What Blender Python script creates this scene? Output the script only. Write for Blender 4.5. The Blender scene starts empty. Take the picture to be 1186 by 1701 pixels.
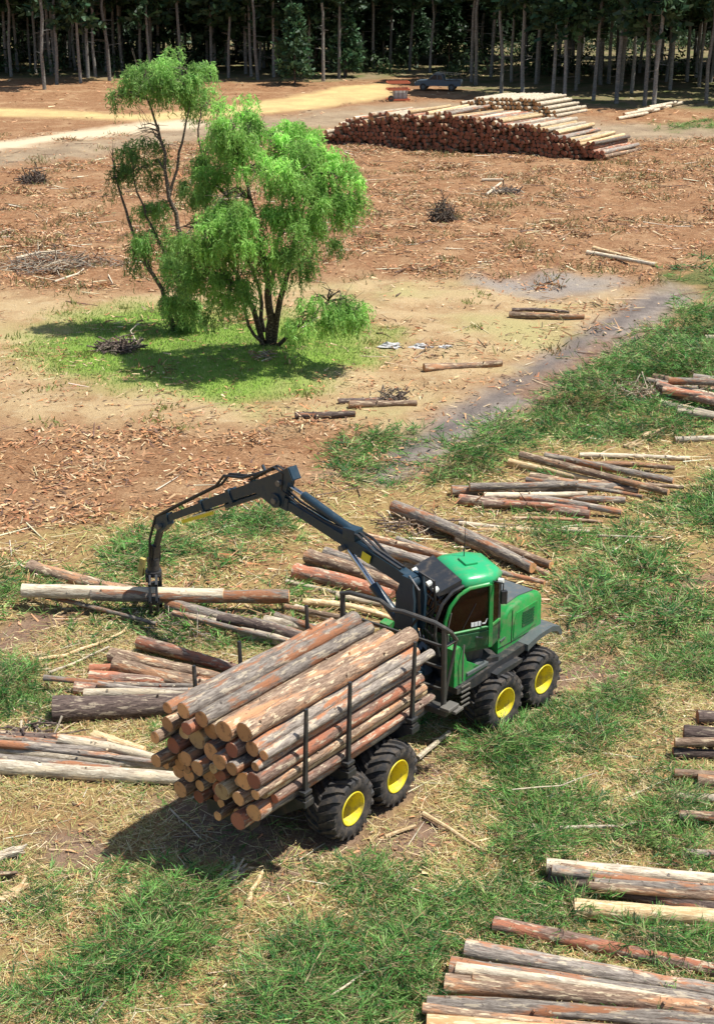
import bpy, bmesh, math, random
import numpy as np
from mathutils import Matrix, Vector
R = math.radians
rng = np.random.default_rng(7)
random.seed(7)
scn = bpy.context.scene
COL = scn.collection

# ------------------------------------------------------------------ camera, sky, sun, exposure
F_PX, YH, H = 2450.0, -125.0, 16.7            # focal length in photo pixels, horizon row, drone height in metres
TH = math.atan((850.5 - YH) / F_PX)
cam_d = bpy.data.cameras.new('camera'); cam = bpy.data.objects.new('camera', cam_d); COL.objects.link(cam)
cam.location = (0, 0, H); cam.rotation_euler = (math.pi / 2 - TH, 0, 0)
cam_d.sensor_fit = 'VERTICAL'; cam_d.sensor_height = 24.0; cam_d.lens = 24.0 * F_PX / 1701.0
cam_d.clip_end = 6000; cam_d.clip_start = 0.5
scn.camera = cam
SUN_EL, SUN_AZ = R(67), R(-6)      # azimuth as angle from +X
world = bpy.data.worlds.new('World'); scn.world = world; world.use_nodes = True
wn = world.node_tree.nodes; wl = world.node_tree.links
sky = wn.new('ShaderNodeTexSky'); sky.sky_type = 'NISHITA'; sky.sun_disc = False
sky.sun_elevation = SUN_EL; sky.sun_rotation = math.pi / 2 - SUN_AZ
wl.new(sky.outputs[0], wn['Background'].inputs[0]); wn['Background'].inputs[1].default_value = 0.10
sun_d = bpy.data.lights.new('sun', 'SUN'); sun = bpy.data.objects.new('sun', sun_d); COL.objects.link(sun)
sun_d.energy = 4.8; sun_d.angle = R(0.53); sun_d.color = (1.0, 0.965, 0.91)
sdir = Vector((math.cos(SUN_EL) * math.cos(SUN_AZ), math.cos(SUN_EL) * math.sin(SUN_AZ), math.sin(SUN_EL)))
sun.rotation_euler = sdir.to_track_quat('Z', 'Y').to_euler(); sun.location = sdir * 80
scn.view_settings.view_transform = 'Standard'; scn.view_settings.look = 'None'
scn.view_settings.exposure = 0.6; scn.view_settings.gamma = 1.0
try: scn.view_settings.use_curve_mapping = False
except Exception: pass

# ------------------------------------------------------------------ photo pixel -> place
def ray(x, y):
    dx = (x - 593) / F_PX; dy = (850.5 - y) / F_PX
    return np.array([dx, math.cos(TH) + dy * math.sin(TH), -math.sin(TH) + dy * math.cos(TH)])
def un(x, y, z=0.0):
    d = ray(x, y); return np.array([0, 0, H]) + d * ((z - H) / d[2])
def on_y(x, y, Y):
    d = ray(x, y); return np.array([0, 0, H]) + d * (Y / d[1])
def onplane(x, y, P, n):
    d = ray(x, y); o = np.array([0, 0, H]); return o + d * (np.dot(P - o, n) / np.dot(d, n))

# ------------------------------------------------------------------ noise
_lat = np.random.default_rng(3).random((256, 256))
def vnoise(x, y):
    xi = np.floor(x).astype(int); yi = np.floor(y).astype(int); fx = x - xi; fy = y - yi
    fx = fx * fx * (3 - 2 * fx); fy = fy * fy * (3 - 2 * fy)
    a = _lat[xi % 256, yi % 256]; b = _lat[(xi + 1) % 256, yi % 256]; c = _lat[xi % 256, (yi + 1) % 256]; d = _lat[(xi + 1) % 256, (yi + 1) % 256]
    return (a * (1 - fx) + b * fx) * (1 - fy) + (c * (1 - fx) + d * fx) * fy
def fbm(x, y, s=1.0, o=4):
    x = np.asarray(x, float) * s; y = np.asarray(y, float) * s; t = 0; a = .5; n = 0
    for k in range(o):
        t = t + a * vnoise(x + 17.3 * k, y - 9.1 * k); n += a; x = x * 2.03; y = y * 2.03; a *= .5
    return t / n
def sstep(a, b, t):
    t = np.clip((t - a) / (b - a), 0, 1); return t * t * (3 - 2 * t)

# ------------------------------------------------------------------ mesh helpers
class MB:
    def __init__(s): s.v = []; s.f = []; s.m = []
    def add(s, vs, fs, mi=0):
        o = len(s.v); s.v += [tuple(map(float, p)) for p in vs]
        s.f += [tuple(i + o for i in f) for f in fs]; s.m += [mi] * len(fs)
    def box(s, x0, x1, y0, y1, z0, z1, mi=0, M=None, ch=0.0):
        if ch > 0:
            bm = bmesh.new(); bmesh.ops.create_cube(bm, size=1)
            for v in bm.verts: v.co = Vector(((x0 + x1) / 2 + v.co.x * (x1 - x0), (y0 + y1) / 2 + v.co.y * (y1 - y0), (z0 + z1) / 2 + v.co.z * (z1 - z0)))
            bmesh.ops.bevel(bm, geom=bm.edges[:], offset=ch, segments=2, affect='EDGES', profile=.6)
            bm.verts.index_update()
            vs = [v.co.copy() for v in bm.verts]; fs = [[v.index for v in f.verts] for f in bm.faces]; bm.free()
        else:
            vs = [Vector(p) for p in ((x0, y0, z0), (x1, y0, z0), (x1, y1, z0), (x0, y1, z0), (x0, y0, z1), (x1, y0, z1), (x1, y1, z1), (x0, y1, z1))]
            fs = [(0, 3, 2, 1), (4, 5, 6, 7), (0, 1, 5, 4), (1, 2, 6, 5), (2, 3, 7, 6), (3, 0, 4, 7)]
        if M is not None: vs = [M @ v for v in vs]
        s.add(vs, fs, mi); return s
    def prism(s, prof, y0, y1, mi=0, axis='y'):
        n = len(prof)
        if axis == 'y': vs = [(a, y0, b) for a, b in prof] + [(a, y1, b) for a, b in prof]
        elif axis == 'z': vs = [(a, b, y0) for a, b in prof] + [(a, b, y1) for a, b in prof]
        else: vs = [(y0, a, b) for a, b in prof] + [(y1, a, b) for a, b in prof]
        s.add(vs, [tuple(range(n)), tuple(range(2 * n - 1, n - 1, -1))] + [(i, i + n, (i + 1) % n + n, (i + 1) % n) for i in range(n)], mi); return s
    def tube(s, pts, rad, n=8, mi=0, cap=True, cmi=None):
        P = [Vector(p) for p in pts]; k = len(P); rad = [rad] * k if np.isscalar(rad) else rad
        vs = []; up = None
        for i in range(k):
            t = (P[min(i + 1, k - 1)] - P[max(i - 1, 0)]).normalized()
            if up is None:
                up = t.orthogonal().normalized()
            up = (up - t * up.dot(t)).normalized(); w = t.cross(up)
            for j in range(n):
                a = 2 * math.pi * j / n; vs.append(P[i] + (up * math.cos(a) + w * math.sin(a)) * rad[i])
        fs = [(i * n + j, i * n + (j + 1) % n, (i + 1) * n + (j + 1) % n, (i + 1) * n + j) for i in range(k - 1) for j in range(n)]
        s.add(vs, fs, mi)
        if cap: s.add([vs[j] for j in range(n)] + [vs[(k - 1) * n + j] for j in range(n)], [tuple(range(n - 1, -1, -1)), tuple(range(n, 2 * n))], mi if cmi is None else cmi)
        return s
    def bar(s, a, b, w, h, mi=0, w2=None, h2=None, up=(0, 0, 1)):
        a = Vector(a); b = Vector(b); t = (b - a).normalized(); u = Vector(up); u = (u - t * u.dot(t)).normalized(); v = t.cross(u)
        w2 = w if w2 is None else w2; h2 = h if h2 is None else h2; vs = []
        for p, ww, hh in ((a, w, h), (b, w2, h2)):
            for sx, sy in ((-1, -1), (1, -1), (1, 1), (-1, 1)): vs.append(p + v * sx * ww / 2 + u * sy * hh / 2)
        s.add(vs, [(0, 1, 2, 3), (7, 6, 5, 4), (0, 4, 5, 1), (1, 5, 6, 2), (2, 6, 7, 3), (3, 7, 4, 0)], mi); return s
    def lathe(s, prof, n=32, mi=0, closed=False):           # profile (r, y) about the Y axis
        k = len(prof); vs = [(r * math.cos(2 * math.pi * j / n), y, r * math.sin(2 * math.pi * j / n)) for r, y in prof for j in range(n)]
        fs = [(i * n + j, i * n + (j + 1) % n, ((i + 1) % k) * n + (j + 1) % n, ((i + 1) % k) * n + j) for i in range(k if closed else k - 1) for j in range(n)]
        s.add(vs, fs, mi); return s
    def mesh(s, name, mats, smooth=None):
        me = bpy.data.meshes.new(name); me.from_pydata(s.v, [], s.f)
        for m in (mats if isinstance(mats, (list, tuple)) else [mats]): me.materials.append(m)
        if any(s.m): me.polygons.foreach_set('material_index', s.m)
        bm = bmesh.new(); bm.from_mesh(me); bmesh.ops.recalc_face_normals(bm, faces=bm.faces[:])
        if smooth is not None:
            for f in bm.faces: f.smooth = True
            for e in bm.edges:
                if len(e.link_faces) == 2 and e.calc_face_angle(0) > R(smooth): e.smooth = False
        bm.to_mesh(me); bm.free(); me.update(); return me
    def build(s, name, mats, parent=None, loc=None, rz=None, smooth=None):
        o = bpy.data.objects.new(name, s.mesh(name, mats, smooth)); COL.objects.link(o); o.parent = parent
        if loc is not None: o.location = loc
        if rz is not None: o.rotation_euler = (0, 0, rz)
        return o
def tag(o, label=None, cat=None, group=None, kind=None):
    if label: o['label'] = label
    if cat: o['category'] = cat
    if group: o['group'] = group
    if kind: o['kind'] = kind
    return o
def empty(name, loc, rz=0, parent=None):
    o = bpy.data.objects.new(name, None); COL.objects.link(o); o.location = loc; o.rotation_euler = (0, 0, rz); o.parent = parent
    o.empty_display_size = .3; return o
def np_mesh(name, V, Fq, mat, colors=None, smooth=False):
    """big mesh from arrays; Fq (n,3) or (n,4)"""
    me = bpy.data.meshes.new(name); V = np.ascontiguousarray(V, dtype=np.float32); Fq = np.ascontiguousarray(Fq, dtype=np.int32)
    k = Fq.shape[1]; nf = len(Fq)
    me.vertices.add(len(V)); me.vertices.foreach_set('co', V.ravel())
    me.loops.add(nf * k); me.loops.foreach_set('vertex_index', Fq.ravel())
    me.polygons.add(nf); me.polygons.foreach_set('loop_start', np.arange(nf, dtype=np.int32) * k); me.polygons.foreach_set('loop_total', np.full(nf, k, dtype=np.int32))
    if smooth: me.polygons.foreach_set('use_smooth', np.ones(nf, dtype=bool))
    me.materials.append(mat)
    for nm, c in (colors or {}).items():
        at = me.attributes.new(nm, 'FLOAT_COLOR', 'POINT')
        c4 = np.ones((len(V), 4), np.float32); c4[:, :c.shape[1]] = c; at.data.foreach_set('color', c4.ravel())
    me.update(); me.validate(); return me
def np_obj(name, *a, parent=None, **k):
    o = bpy.data.objects.new(name, np_mesh(name, *a, **k)); COL.objects.link(o); o.parent = parent; return o

# ------------------------------------------------------------------ materials
def nmat(name):
    m = bpy.data.materials.new(name); m.use_nodes = True
    return m, m.node_tree.nodes, m.node_tree.links, m.node_tree.nodes['Principled BSDF']
def N(ns, t, **k):
    n = ns.new('ShaderNode' + t)
    for a, b in k.items(): setattr(n, a, b)
    return n
def mixc(ns, ls, fac, a, b, mode='MIX'):
    m = N(ns, 'Mix', data_type='RGBA', blend_type=mode)
    for sock, v in ((m.inputs[0], fac), (m.inputs[6], a), (m.inputs[7], b)):
        if hasattr(v, 'is_output') or isinstance(v, bpy.types.NodeSocket): ls.new(v, sock)
        else: sock.default_value = v if np.isscalar(v) else (*v, 1)
    return m.outputs[2]
def ramp(ns, ls, src, a, b):
    n = N(ns, 'MapRange'); n.interpolation_type = 'SMOOTHSTEP'; n.inputs[1].default_value = a; n.inputs[2].default_value = b; ls.new(src, n.inputs[0]); return n.outputs[0]
def noise(ns, ls, vec, scale, detail=4, rough=.6):
    n = N(ns, 'TexNoise'); n.inputs['Scale'].default_value = scale; n.inputs['Detail'].default_value = detail; n.inputs['Roughness'].default_value = rough
    if vec is not None: ls.new(vec, n.inputs['Vector'])
    return n.outputs[0]
def bump(ns, ls, h, strength, dist, bs):
    b = N(ns, 'Bump'); b.inputs['Strength'].default_value = strength; b.inputs['Distance'].default_value = dist; ls.new(h, b.inputs['Height']); ls.new(b.outputs[0], bs.inputs['Normal'])

def paint(name, col, rough=.4, metal=0.0, dirt=(.22, .16, .1), dirt_amt=.45, scale=5.0, lo=.46):
    m, ns, ls, bs = nmat(name); tc = N(ns, 'TexCoord').outputs['Object']
    n1 = noise(ns, ls, tc, scale, 6, .7); f = ramp(ns, ls, n1, lo, lo + .28)
    n2 = noise(ns, ls, tc, scale * 7, 4, .75); f2 = ramp(ns, ls, n2, .52, .72); mx = N(ns, 'Math', operation='MAXIMUM'); h2 = N(ns, 'Math', operation='MULTIPLY'); ls.new(f2, h2.inputs[0]); h2.inputs[1].default_value = .55; ls.new(f, mx.inputs[0]); ls.new(h2.outputs[0], mx.inputs[1])
    mu = N(ns, 'Math', operation='MULTIPLY'); ls.new(mx.outputs[0], mu.inputs[0]); mu.inputs[1].default_value = dirt_amt
    ls.new(mixc(ns, ls, mu.outputs[0], col, dirt), bs.inputs['Base Color'])
    ad = N(ns, 'MapRange'); ls.new(f, ad.inputs[0]); ad.inputs[3].default_value = rough; ad.inputs[4].default_value = min(.95, rough + .35); ls.new(ad.outputs[0], bs.inputs['Roughness'])
    bs.inputs['Metallic'].default_value = metal
    bump(ns, ls, noise(ns, ls, tc, scale * 12, 3), .08, .01, bs)
    return m
def leaf_mat(name, trans=.35, rough=.55, attr='col'):
    m, ns, ls, bs = nmat(name)
    at = N(ns, 'Attribute', attribute_name=attr); c = at.outputs['Color']
    ls.new(c, bs.inputs['Base Color']); bs.inputs['Roughness'].default_value = rough; bs.inputs['Specular IOR Level'].default_value = .3
    tr = N(ns, 'BsdfTranslucent'); ls.new(c, tr.inputs[0]); mx = N(ns, 'MixShader'); mx.inputs[0].default_value = trans
    ls.new(bs.outputs[0], mx.inputs[1]); ls.new(tr.outputs[0], mx.inputs[2]); ls.new(mx.outputs[0], ns['Material Output'].inputs[0])
    return m
def bark(name, base, dark, patch, amount, scale=1.0, pale=(.55, .46, .32), pale_amt=.6):
    m, ns, ls, bs = nmat(name)
    tc = N(ns, 'TexCoord').outputs['Object']; oi = N(ns, 'ObjectInfo').outputs['Random']
    ml = N(ns, 'Math', operation='MULTIPLY'); ls.new(oi, ml.inputs[0]); ml.inputs[1].default_value = 91.0
    ad = N(ns, 'VectorMath', operation='ADD'); ls.new(tc, ad.inputs[0]); ls.new(ml.outputs[0], ad.inputs[1])
    def mp(sx, sy):
        q = N(ns, 'VectorMath', operation='MULTIPLY'); ls.new(ad.outputs[0], q.inputs[0]); q.inputs[1].default_value = (sx, sy, sy); return q.outputs[0]
    fib = noise(ns, ls, mp(4 * scale, 26 * scale), 1.0, 5, .7)
    blo = noise(ns, ls, mp(.75 * scale, 3.8 * scale), 1.0, 4, .65)
    blo2 = noise(ns, ls, mp(1.7 * scale, 7 * scale), 1.7, 3, .6)
    c = mixc(ns, ls, ramp(ns, ls, fib, .32, .68), dark, base)
    c = mixc(ns, ls, ramp(ns, ls, blo, 1 - amount - .08, 1 - amount + .03), c, patch)
    pm = N(ns, 'Math', operation='MULTIPLY'); ls.new(ramp(ns, ls, blo2, .55, .63), pm.inputs[0]); pm.inputs[1].default_value = pale_amt
    c = mixc(ns, ls, pm.outputs[0], c, pale)
    fl = N(ns, 'Math', operation='MULTIPLY'); ls.new(ramp(ns, ls, noise(ns, ls, mp(9 * scale, 12 * scale), 1.6, 3, .6), .60, .70), fl.inputs[0]); fl.inputs[1].default_value = .8
    c = mixc(ns, ls, fl.outputs[0], c, dark)
    br = N(ns, 'MapRange'); ls.new(oi, br.inputs[0]); br.inputs[3].default_value = .72; br.inputs[4].default_value = 1.2
    hs = N(ns, 'HueSaturation'); ls.new(br.outputs[0], hs.inputs['Value']); ls.new(c, hs.inputs['Color'])
    ls.new(hs.outputs[0], bs.inputs['Base Color']); bs.inputs['Roughness'].default_value = .9; bs.inputs['Specular IOR Level'].default_value = .2
    bump(ns, ls, mixc(ns, ls, .5, fib, blo2), .9, .05, bs); return m
def endgrain(name, a, b):
    m, ns, ls, bs = nmat(name); tc = N(ns, 'TexCoord').outputs['Object']
    sp = N(ns, 'SeparateXYZ'); ls.new(tc, sp.inputs[0]); cb = N(ns, 'CombineXYZ'); ls.new(sp.outputs[1], cb.inputs[1]); ls.new(sp.outputs[2], cb.inputs[2])
    w = N(ns, 'TexWave', wave_type='RINGS', rings_direction='X'); w.inputs['Scale'].default_value = 14; w.inputs['Distortion'].default_value = 2.0; w.inputs['Detail Scale'].default_value = 2
    ls.new(cb.outputs[0], w.inputs[0])
    oi = N(ns, 'ObjectInfo').outputs['Random']
    c = mixc(ns, ls, w.outputs[1], a, b); n1 = noise(ns, ls, tc, 9, 4)
    c = mixc(ns, ls, ramp(ns, ls, n1, .5, .75), c, (.25, .12, .06))
    br = N(ns, 'MapRange'); ls.new(oi, br.inputs[0]); br.inputs[3].default_value = .6; br.inputs[4].default_value = 1.25
    hs = N(ns, 'HueSaturation'); ls.new(br.outputs[0], hs.inputs['Value']); ls.new(c, hs.inputs['Color'])
    ls.new(hs.outputs[0], bs.inputs['Base Color']); bs.inputs['Roughness'].default_value = .9; return m
M = dict(
    green=paint('green_paint', (.014, .26, .05), .36, dirt_amt=.5, lo=.42), dgreen=paint('dark_green_paint', (.008, .07, .025), .4),
    roof=paint('roof_green_paint', (.018, .34, .12), .28, dirt_amt=.45), yellow=paint('yellow_paint', (.76, .61, .02), .42, dirt_amt=.65, lo=.42),
    dark=paint('dark_steel', (.022, .024, .026), .45, dirt=(.16, .12, .08), dirt_amt=.5), boom=paint('boom_paint', (.014, .034, .050), .36, dirt_amt=.0),
    steel=paint('worn_steel', (.16, .15, .13), .45, .3, dirt_amt=.4), hose=paint('black_hose', (.012, .012, .013), .5, dirt_amt=.2),
    chrome=paint('chrome_rod', (.6, .6, .6), .15, 1.0, dirt_amt=.1), tyre=paint('tyre_rubber', (.02, .02, .021), .75, dirt=(.2, .15, .1), dirt_amt=.42, scale=6, lo=.40),
    grey=paint('grey_panel', (.085, .10, .10), .4, dirt_amt=.4), glass=paint('tinted_glass', (.045, .018, .01), .08, dirt_amt=.12), white=paint('white_decal', (.8, .8, .78), .5, dirt_amt=.1),
    dullyellow=paint('dull_yellow', (.45, .36, .1), .6, dirt_amt=.7),
    gate=paint('gate_steel', (.06, .058, .052), .45, .2, dirt_amt=.4),
    tankgrey=paint('tank_plastic', (.42, .42, .4), .5, dirt_amt=.5),
    decal=paint('yellow_decal', (.75, .62, .03), .45, dirt_amt=.1),
    redframe=paint('red_frame_paint', (.48, .12, .05), .5, dirt_amt=.2), utepaint=paint('blue_grey_paint', (.06, .095, .125), .35), uteglass=paint('dark_glass', (.02, .025, .03), .08), lamp=paint('lamp_lens', (.7, .7, .62), .2, dirt_amt=.1),
    b_grey=bark('bark_grey', (.33, .285, .235), (.13, .105, .085), (.36, .16, .08), .42), b_red=bark('bark_red', (.30, .21, .16), (.12, .07, .05), (.40, .16, .09), .46, pale_amt=.85),
    b_pale=bark('bark_pale', (.50, .44, .33), (.26, .20, .14), (.58, .48, .33), .45, pale=(.7, .63, .48)), b_peel=bark('peeled_wood', (.66, .52, .30), (.40, .25, .12), (.50, .30, .14), .38, pale=(.78, .66, .42)),
    b_brown=bark('bark_brown', (.31, .22, .15), (.12, .075, .05), (.42, .22, .115), .42, pale=(.60, .48, .31), pale_amt=.75), b_dark=bark('bark_dark', (.15, .11, .09), (.05, .035, .03), (.35, .14, .07), .33, pale_amt=.4),
    b_pine=bark('pine_trunk_bark', (.28, .27, .245), (.11, .10, .085), (.20, .165, .14), .35, scale=.5, pale_amt=.25), b_willow=bark('willow_bark', (.13, .105, .08), (.04, .03, .025), (.2, .15, .11), .3, scale=2),
    cut=endgrain('cut_wood', (.68, .36, .15), (.55, .26, .10)), cutpale=endgrain('cut_wood_pale', (.66, .44, .2), (.55, .33, .14)), cutred=endgrain('cut_wood_red', (.42, .155, .08), (.30, .10, .055)),
    leaf=leaf_mat('willow_leaf', .5), needle=leaf_mat('pine_needles', .3), litter=leaf_mat('dry_litter', .05, .9), grass=leaf_mat('grass_blades', .35),
)
gm_, ns, ls, bs = nmat('tinted_cab_glass'); bs.inputs['Base Color'].default_value = (.04, .015, .008, 1); bs.inputs['Roughness'].default_value = .06
tr_ = N(ns, 'BsdfTransparent'); tr_.inputs[0].default_value = (.45, .27, .19, 1); mx_ = N(ns, 'MixShader'); mx_.inputs[0].default_value = .55; ls.new(bs.outputs[0], mx_.inputs[1]); ls.new(tr_.outputs[0], mx_.inputs[2]); ls.new(mx_.outputs[0], ns['Material Output'].inputs[0]); M['glass'] = gm_
# ------------------------------------------------------------------ zones of the clearing (world-space areas)
class Zone:
    def __init__(s, px, soft, z=0, nz=2.2): s.P = np.array([un(*p, z)[:2] for p in px]) if px is not None else None; s.soft = soft; s.nz = nz
    def sd(s, x, y):
        x = np.asarray(x, float); y = np.asarray(y, float); P = s.P; d = np.full(x.shape, 1e9); ins = np.zeros(x.shape, bool)
        for i in range(len(P)):
            a, b = P[i], P[(i + 1) % len(P)]; e = b - a; t = np.clip(((x - a[0]) * e[0] + (y - a[1]) * e[1]) / (e @ e), 0, 1)
            d = np.minimum(d, np.hypot(x - a[0] - t * e[0], y - a[1] - t * e[1]))
            c = ((a[1] > y) != (b[1] > y)) & (x < (b[0] - a[0]) * (y - a[1]) / (b[1] - a[1] + 1e-12) + a[0]); ins ^= c
        return np.where(ins, d, -d)
    def w(s, x, y): return sstep(-s.soft, s.soft, s.sd(x, y) + s.soft * s.nz * (fbm(x, y, 1.1 / s.soft, 4) - .5))
Z_sand = Zone([(-200, 480), (230, 492), (420, 470), (620, 455), (820, 470), (960, 455), (1080, 490), (980, 560), (840, 650), (690, 730), (600, 705), (300, 712), (-200, 695)], 1.6)
Z_grass = Zone([(70, 575), (130, 530), (240, 508), (400, 525), (540, 525), (625, 550), (600, 605), (510, 645), (380, 660), (240, 645), (100, 620)], 2.0, nz=1.6)
Z_track = Zone([(1110, 470), (1160, 490), (1020, 585), (880, 680), (770, 745), (640, 800), (560, 790), (690, 705), (830, 640), (960, 555)], 1.0, nz=1.6)
Z_ash = Zone([(800, 465), (900, 455), (1000, 465), (1010, 490), (900, 495), (830, 480)], 1.6)
Z_yroad = Zone([(-300, 180), (60, 182), (250, 191), (420, 172), (560, 145), (650, 138), (655, 160), (520, 181), (420, 192), (250, 203), (130, 195), (-300, 190)], 1.2, nz=1.2)
Z_proad = Zone([(-300, 262), (0, 236), (240, 203), (330, 199), (330, 213), (240, 217), (0, 252), (-300, 285)], 1.0)
Z_verge = Zone([(-300, 285), (0, 254), (200, 225), (400, 198), (640, 175), (800, 170), (1000, 205), (1500, 208), (1500, 232), (1000, 232), (620, 205), (300, 240), (0, 278), (-300, 300)], 2.5)
Z_near = Zone([(-500, 905), (0, 885), (180, 868), (330, 845), (450, 850), (560, 800), (700, 790), (850, 690), (1000, 600), (1100, 500), (1186, 430), (1700, 380), (2600, 2600), (-1800, 2600)], 1.2)
Z_forest = Zone([(-3000, 128), (0, 132), (300, 130), (460, 138), (700, 128), (800, 160), (1000, 178), (1186, 182), (3000, 182), (3000, -60), (-3000, -60)], 3)
GREEN = [Zone(p, s) for p, s in (
    ([(1300, 380), (1105, 462), (1110, 555), (1005, 612), (890, 680), (800, 738), (725, 800), (780, 805), (850, 748), (1000, 728), (1130, 720), (1300, 600)], .9),
    ([(540, 765), (590, 720), (690, 712), (720, 745), (640, 808), (560, 800)], .7),
    ([(930, 985), (1000, 925), (1100, 925), (1140, 960), (1250, 980), (1250, 1150), (1060, 1100), (960, 1050)], .8),
    ([(1080, 840), (1250, 800), (1250, 900), (1130, 880)], .7),
    ([(900, 1190), (1040, 1150), (1130, 1230), (1090, 1330), (960, 1400), (850, 1440), (800, 1330), (770, 1250), (690, 1200), (700, 1170)], .7),
    ([(540, 1470), (640, 1440), (740, 1480), (850, 1440), (920, 1480), (1200, 1540), (1200, 1600), (900, 1560), (760, 1560), (720, 1640), (690, 1720), (360, 1720), (440, 1620)], .6),
    ([(90, 1650), (200, 1540), (330, 1455), (430, 1465), (390, 1540), (260, 1640), (150, 1670)], .5),
    ([(-20, 1120), (60, 1090), (80, 1140), (30, 1180), (-20, 1190)], .4), ([(170, 935), (220, 890), (320, 890), (340, 925), (230, 955)], .5),
    ([(310, 905), (340, 855), (450, 850), (480, 880), (400, 905)], .5), ([(-20, 1720), (-20, 1680), (60, 1670), (80, 1720)], .4), ([(20, 1500), (70, 1470), (110, 1490), (80, 1530)], .35),
    ([(220, 1040), (330, 1010), (390, 1030), (380, 1070), (260, 1075)], .5), ([(1120, 1330), (1250, 1340), (1250, 1420), (1000, 1400)], .6), ([(1110, 205), (1400, 185), (1400, 215), (1110, 218)], 2),
    ([(330, 1440), (470, 1420), (470, 1465), (350, 1470)], .4), ([(900, 860), (1000, 900), (1060, 880), (1000, 930), (900, 930)], .6), ([(-60, 960), (20, 940), (20, 1010), (-60, 1010)], .4))]
MUD = [Zone(p, s) for p, s in (([(930, 1110), (960, 1085), (1050, 1080), (1060, 1110), (980, 1130)], .4), ([(590, 1420), (700, 1340), (760, 1370), (700, 1430), (620, 1450)], .4),
    ([(-80, 1085), (0, 1040), (60, 1010), (150, 1010), (60, 1060), (-80, 1110)], .35), ([(250, 1330), (500, 1290), (620, 1400), (480, 1440), (300, 1420)], .5), ([(60, 1380), (160, 1370), (200, 1430), (110, 1460), (50, 1430)], .35), ([(850, 650), (1010, 555), (1050, 550), (900, 670)], .5))]
def strip(c, deg, x0, x1, y, hw, soft):
    z = Zone(None, soft); t = R(deg); X = np.array([math.cos(t), math.sin(t)]); Y = np.array([-X[1], X[0]]); z.P = np.array([c + X * a + Y * b for a, b in ((x0, y - hw), (x1, y - hw), (x1, y + hw), (x0, y + hw))]); return z
_rc, _fc = un(624, 1317, .67)[:2] + 1.4 * np.array([-.793, .609]), un(871, 1148, .67)[:2] + 1.4 * np.array([-.743, .669])
RUTS = [strip(_rc, 52.5, -3.2, 3.6, sy * 1.06, .42, .3) for sy in (-1, 1)] + [strip(_fc, 48, -2.0, 3.4, sy * 1.06, .42, .3) for sy in (-1, 1)] + [strip(_fc, 40, 2.5, 12, sy * 1.06 - .3, .3, .35) for sy in (-1, 1)]
def green_w(x, y):
    g = 0
    for z in GREEN: g = np.maximum(g, z.w(x, y))
    nz = fbm(x, y, .9, 4)
    return (1 - .95 * Z_track.w(x, y)) * (1 - .85 * mud_w(x, y)) * np.clip(g * sstep(.36, .55, nz + .06) + .45 * Z_near.w(x, y) * sstep(.54, .72, fbm(np.asarray(x) + 40, y, .6, 4)), 0, 1)
def mud_w(x, y):
    g = 0
    for z in MUD + RUTS: g = np.maximum(g, z.w(x, y))
    return g
def ghgt(x, y):
    x = np.asarray(x, float); y = np.asarray(y, float)
    a = (fbm(x, y, .22, 3) - .5) * .34 + (fbm(x + 50, y, 1.3, 3) - .5) * .12
    d = np.hypot(x - 1.2, y - 28.5); k = sstep(4.5, 9, d)
    far_b = ((fbm(x, y + 5, .45, 4) - .5) * .5 + (fbm(x + 3, y, 1.1, 3) - .5) * .22) * sstep(62, 75, y) * (1 - sstep(118, 132, y))
    gr = (np.exp(-((x + 4.5) / 3.5) ** 2 - ((y - 58.5) / 2.6) ** 2)) * .55
    tr = Z_track.w(x, y) * -.08 - .05 * mud_w(x, y) * (1 - np.exp(-(np.minimum(np.hypot(x - _rc[0], y - _rc[1]), np.hypot(x - _fc[0], y - _fc[1])) / 2.2) ** 4))
    return a * k * np.minimum(1, .55 + y / 160) + gr + far_b + tr
gz = lambda x, y: float(ghgt(np.array([x]), np.array([y]))[0])

# ------------------------------------------------------------------ ground sheet
def axis(segs):
    out = [segs[0][0]]
    for a, b, st in segs: out += list(np.linspace(a, b, max(2, int((b - a) / st) + 1)))[1:]
    return np.array(out)
ax_ = axis([(-3000, -300, 300), (-300, -60, 12), (-60, -24, 1.2), (-24, -10, .4), (-10, 10, .2), (10, 24, .4), (24, 60, 1.2), (60, 300, 12), (300, 3000, 300)])
ay_ = axis([(-200, 0, 40), (0, 14, 2), (14, 45, .2), (45, 75, .35), (75, 130, .6), (130, 240, 1.4), (240, 500, 10), (500, 4500, 400)])
gx, gy = np.meshgrid(ax_, ay_, indexing='ij'); fx = gx.ravel(); fy = gy.ravel(); fz = ghgt(fx, fy)
nx, ny = len(ax_), len(ay_); ii, jj = np.meshgrid(np.arange(nx - 1), np.arange(ny - 1), indexing='ij'); b0 = (ii * ny + jj).ravel()
quads = np.stack([b0, b0 + ny, b0 + ny + 1, b0 + 1], 1)
za = np.stack([Z_sand.w(fx, fy), Z_grass.w(fx, fy), np.maximum(Z_track.w(fx, fy), .75 * Z_ash.w(fx, fy))], 1)
zb = np.stack([Z_yroad.w(fx, fy), Z_proad.w(fx, fy), Z_verge.w(fx, fy)], 1)
zc = np.stack([Z_near.w(fx, fy), green_w(fx, fy), mud_w(fx, fy)], 1)
Z_rut = Zone([(1090, 490), (1108, 496), (978, 568), (850, 652), (705, 740), (625, 785), (605, 780), (688, 728), (828, 644), (958, 560)], .55, nz=1.6)
zd = np.stack([Z_forest.w(fx, fy), Z_ash.w(fx, fy), Z_rut.w(fx, fy)], 1)
gm, ns, ls, bs = nmat('clearing_ground')
tc = N(ns, 'TexCoord').outputs['Object']
def att(n):
    a = N(ns, 'Attribute', attribute_name=n); s = N(ns, 'SeparateColor'); ls.new(a.outputs['Color'], s.inputs[0]); return s.outputs
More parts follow.
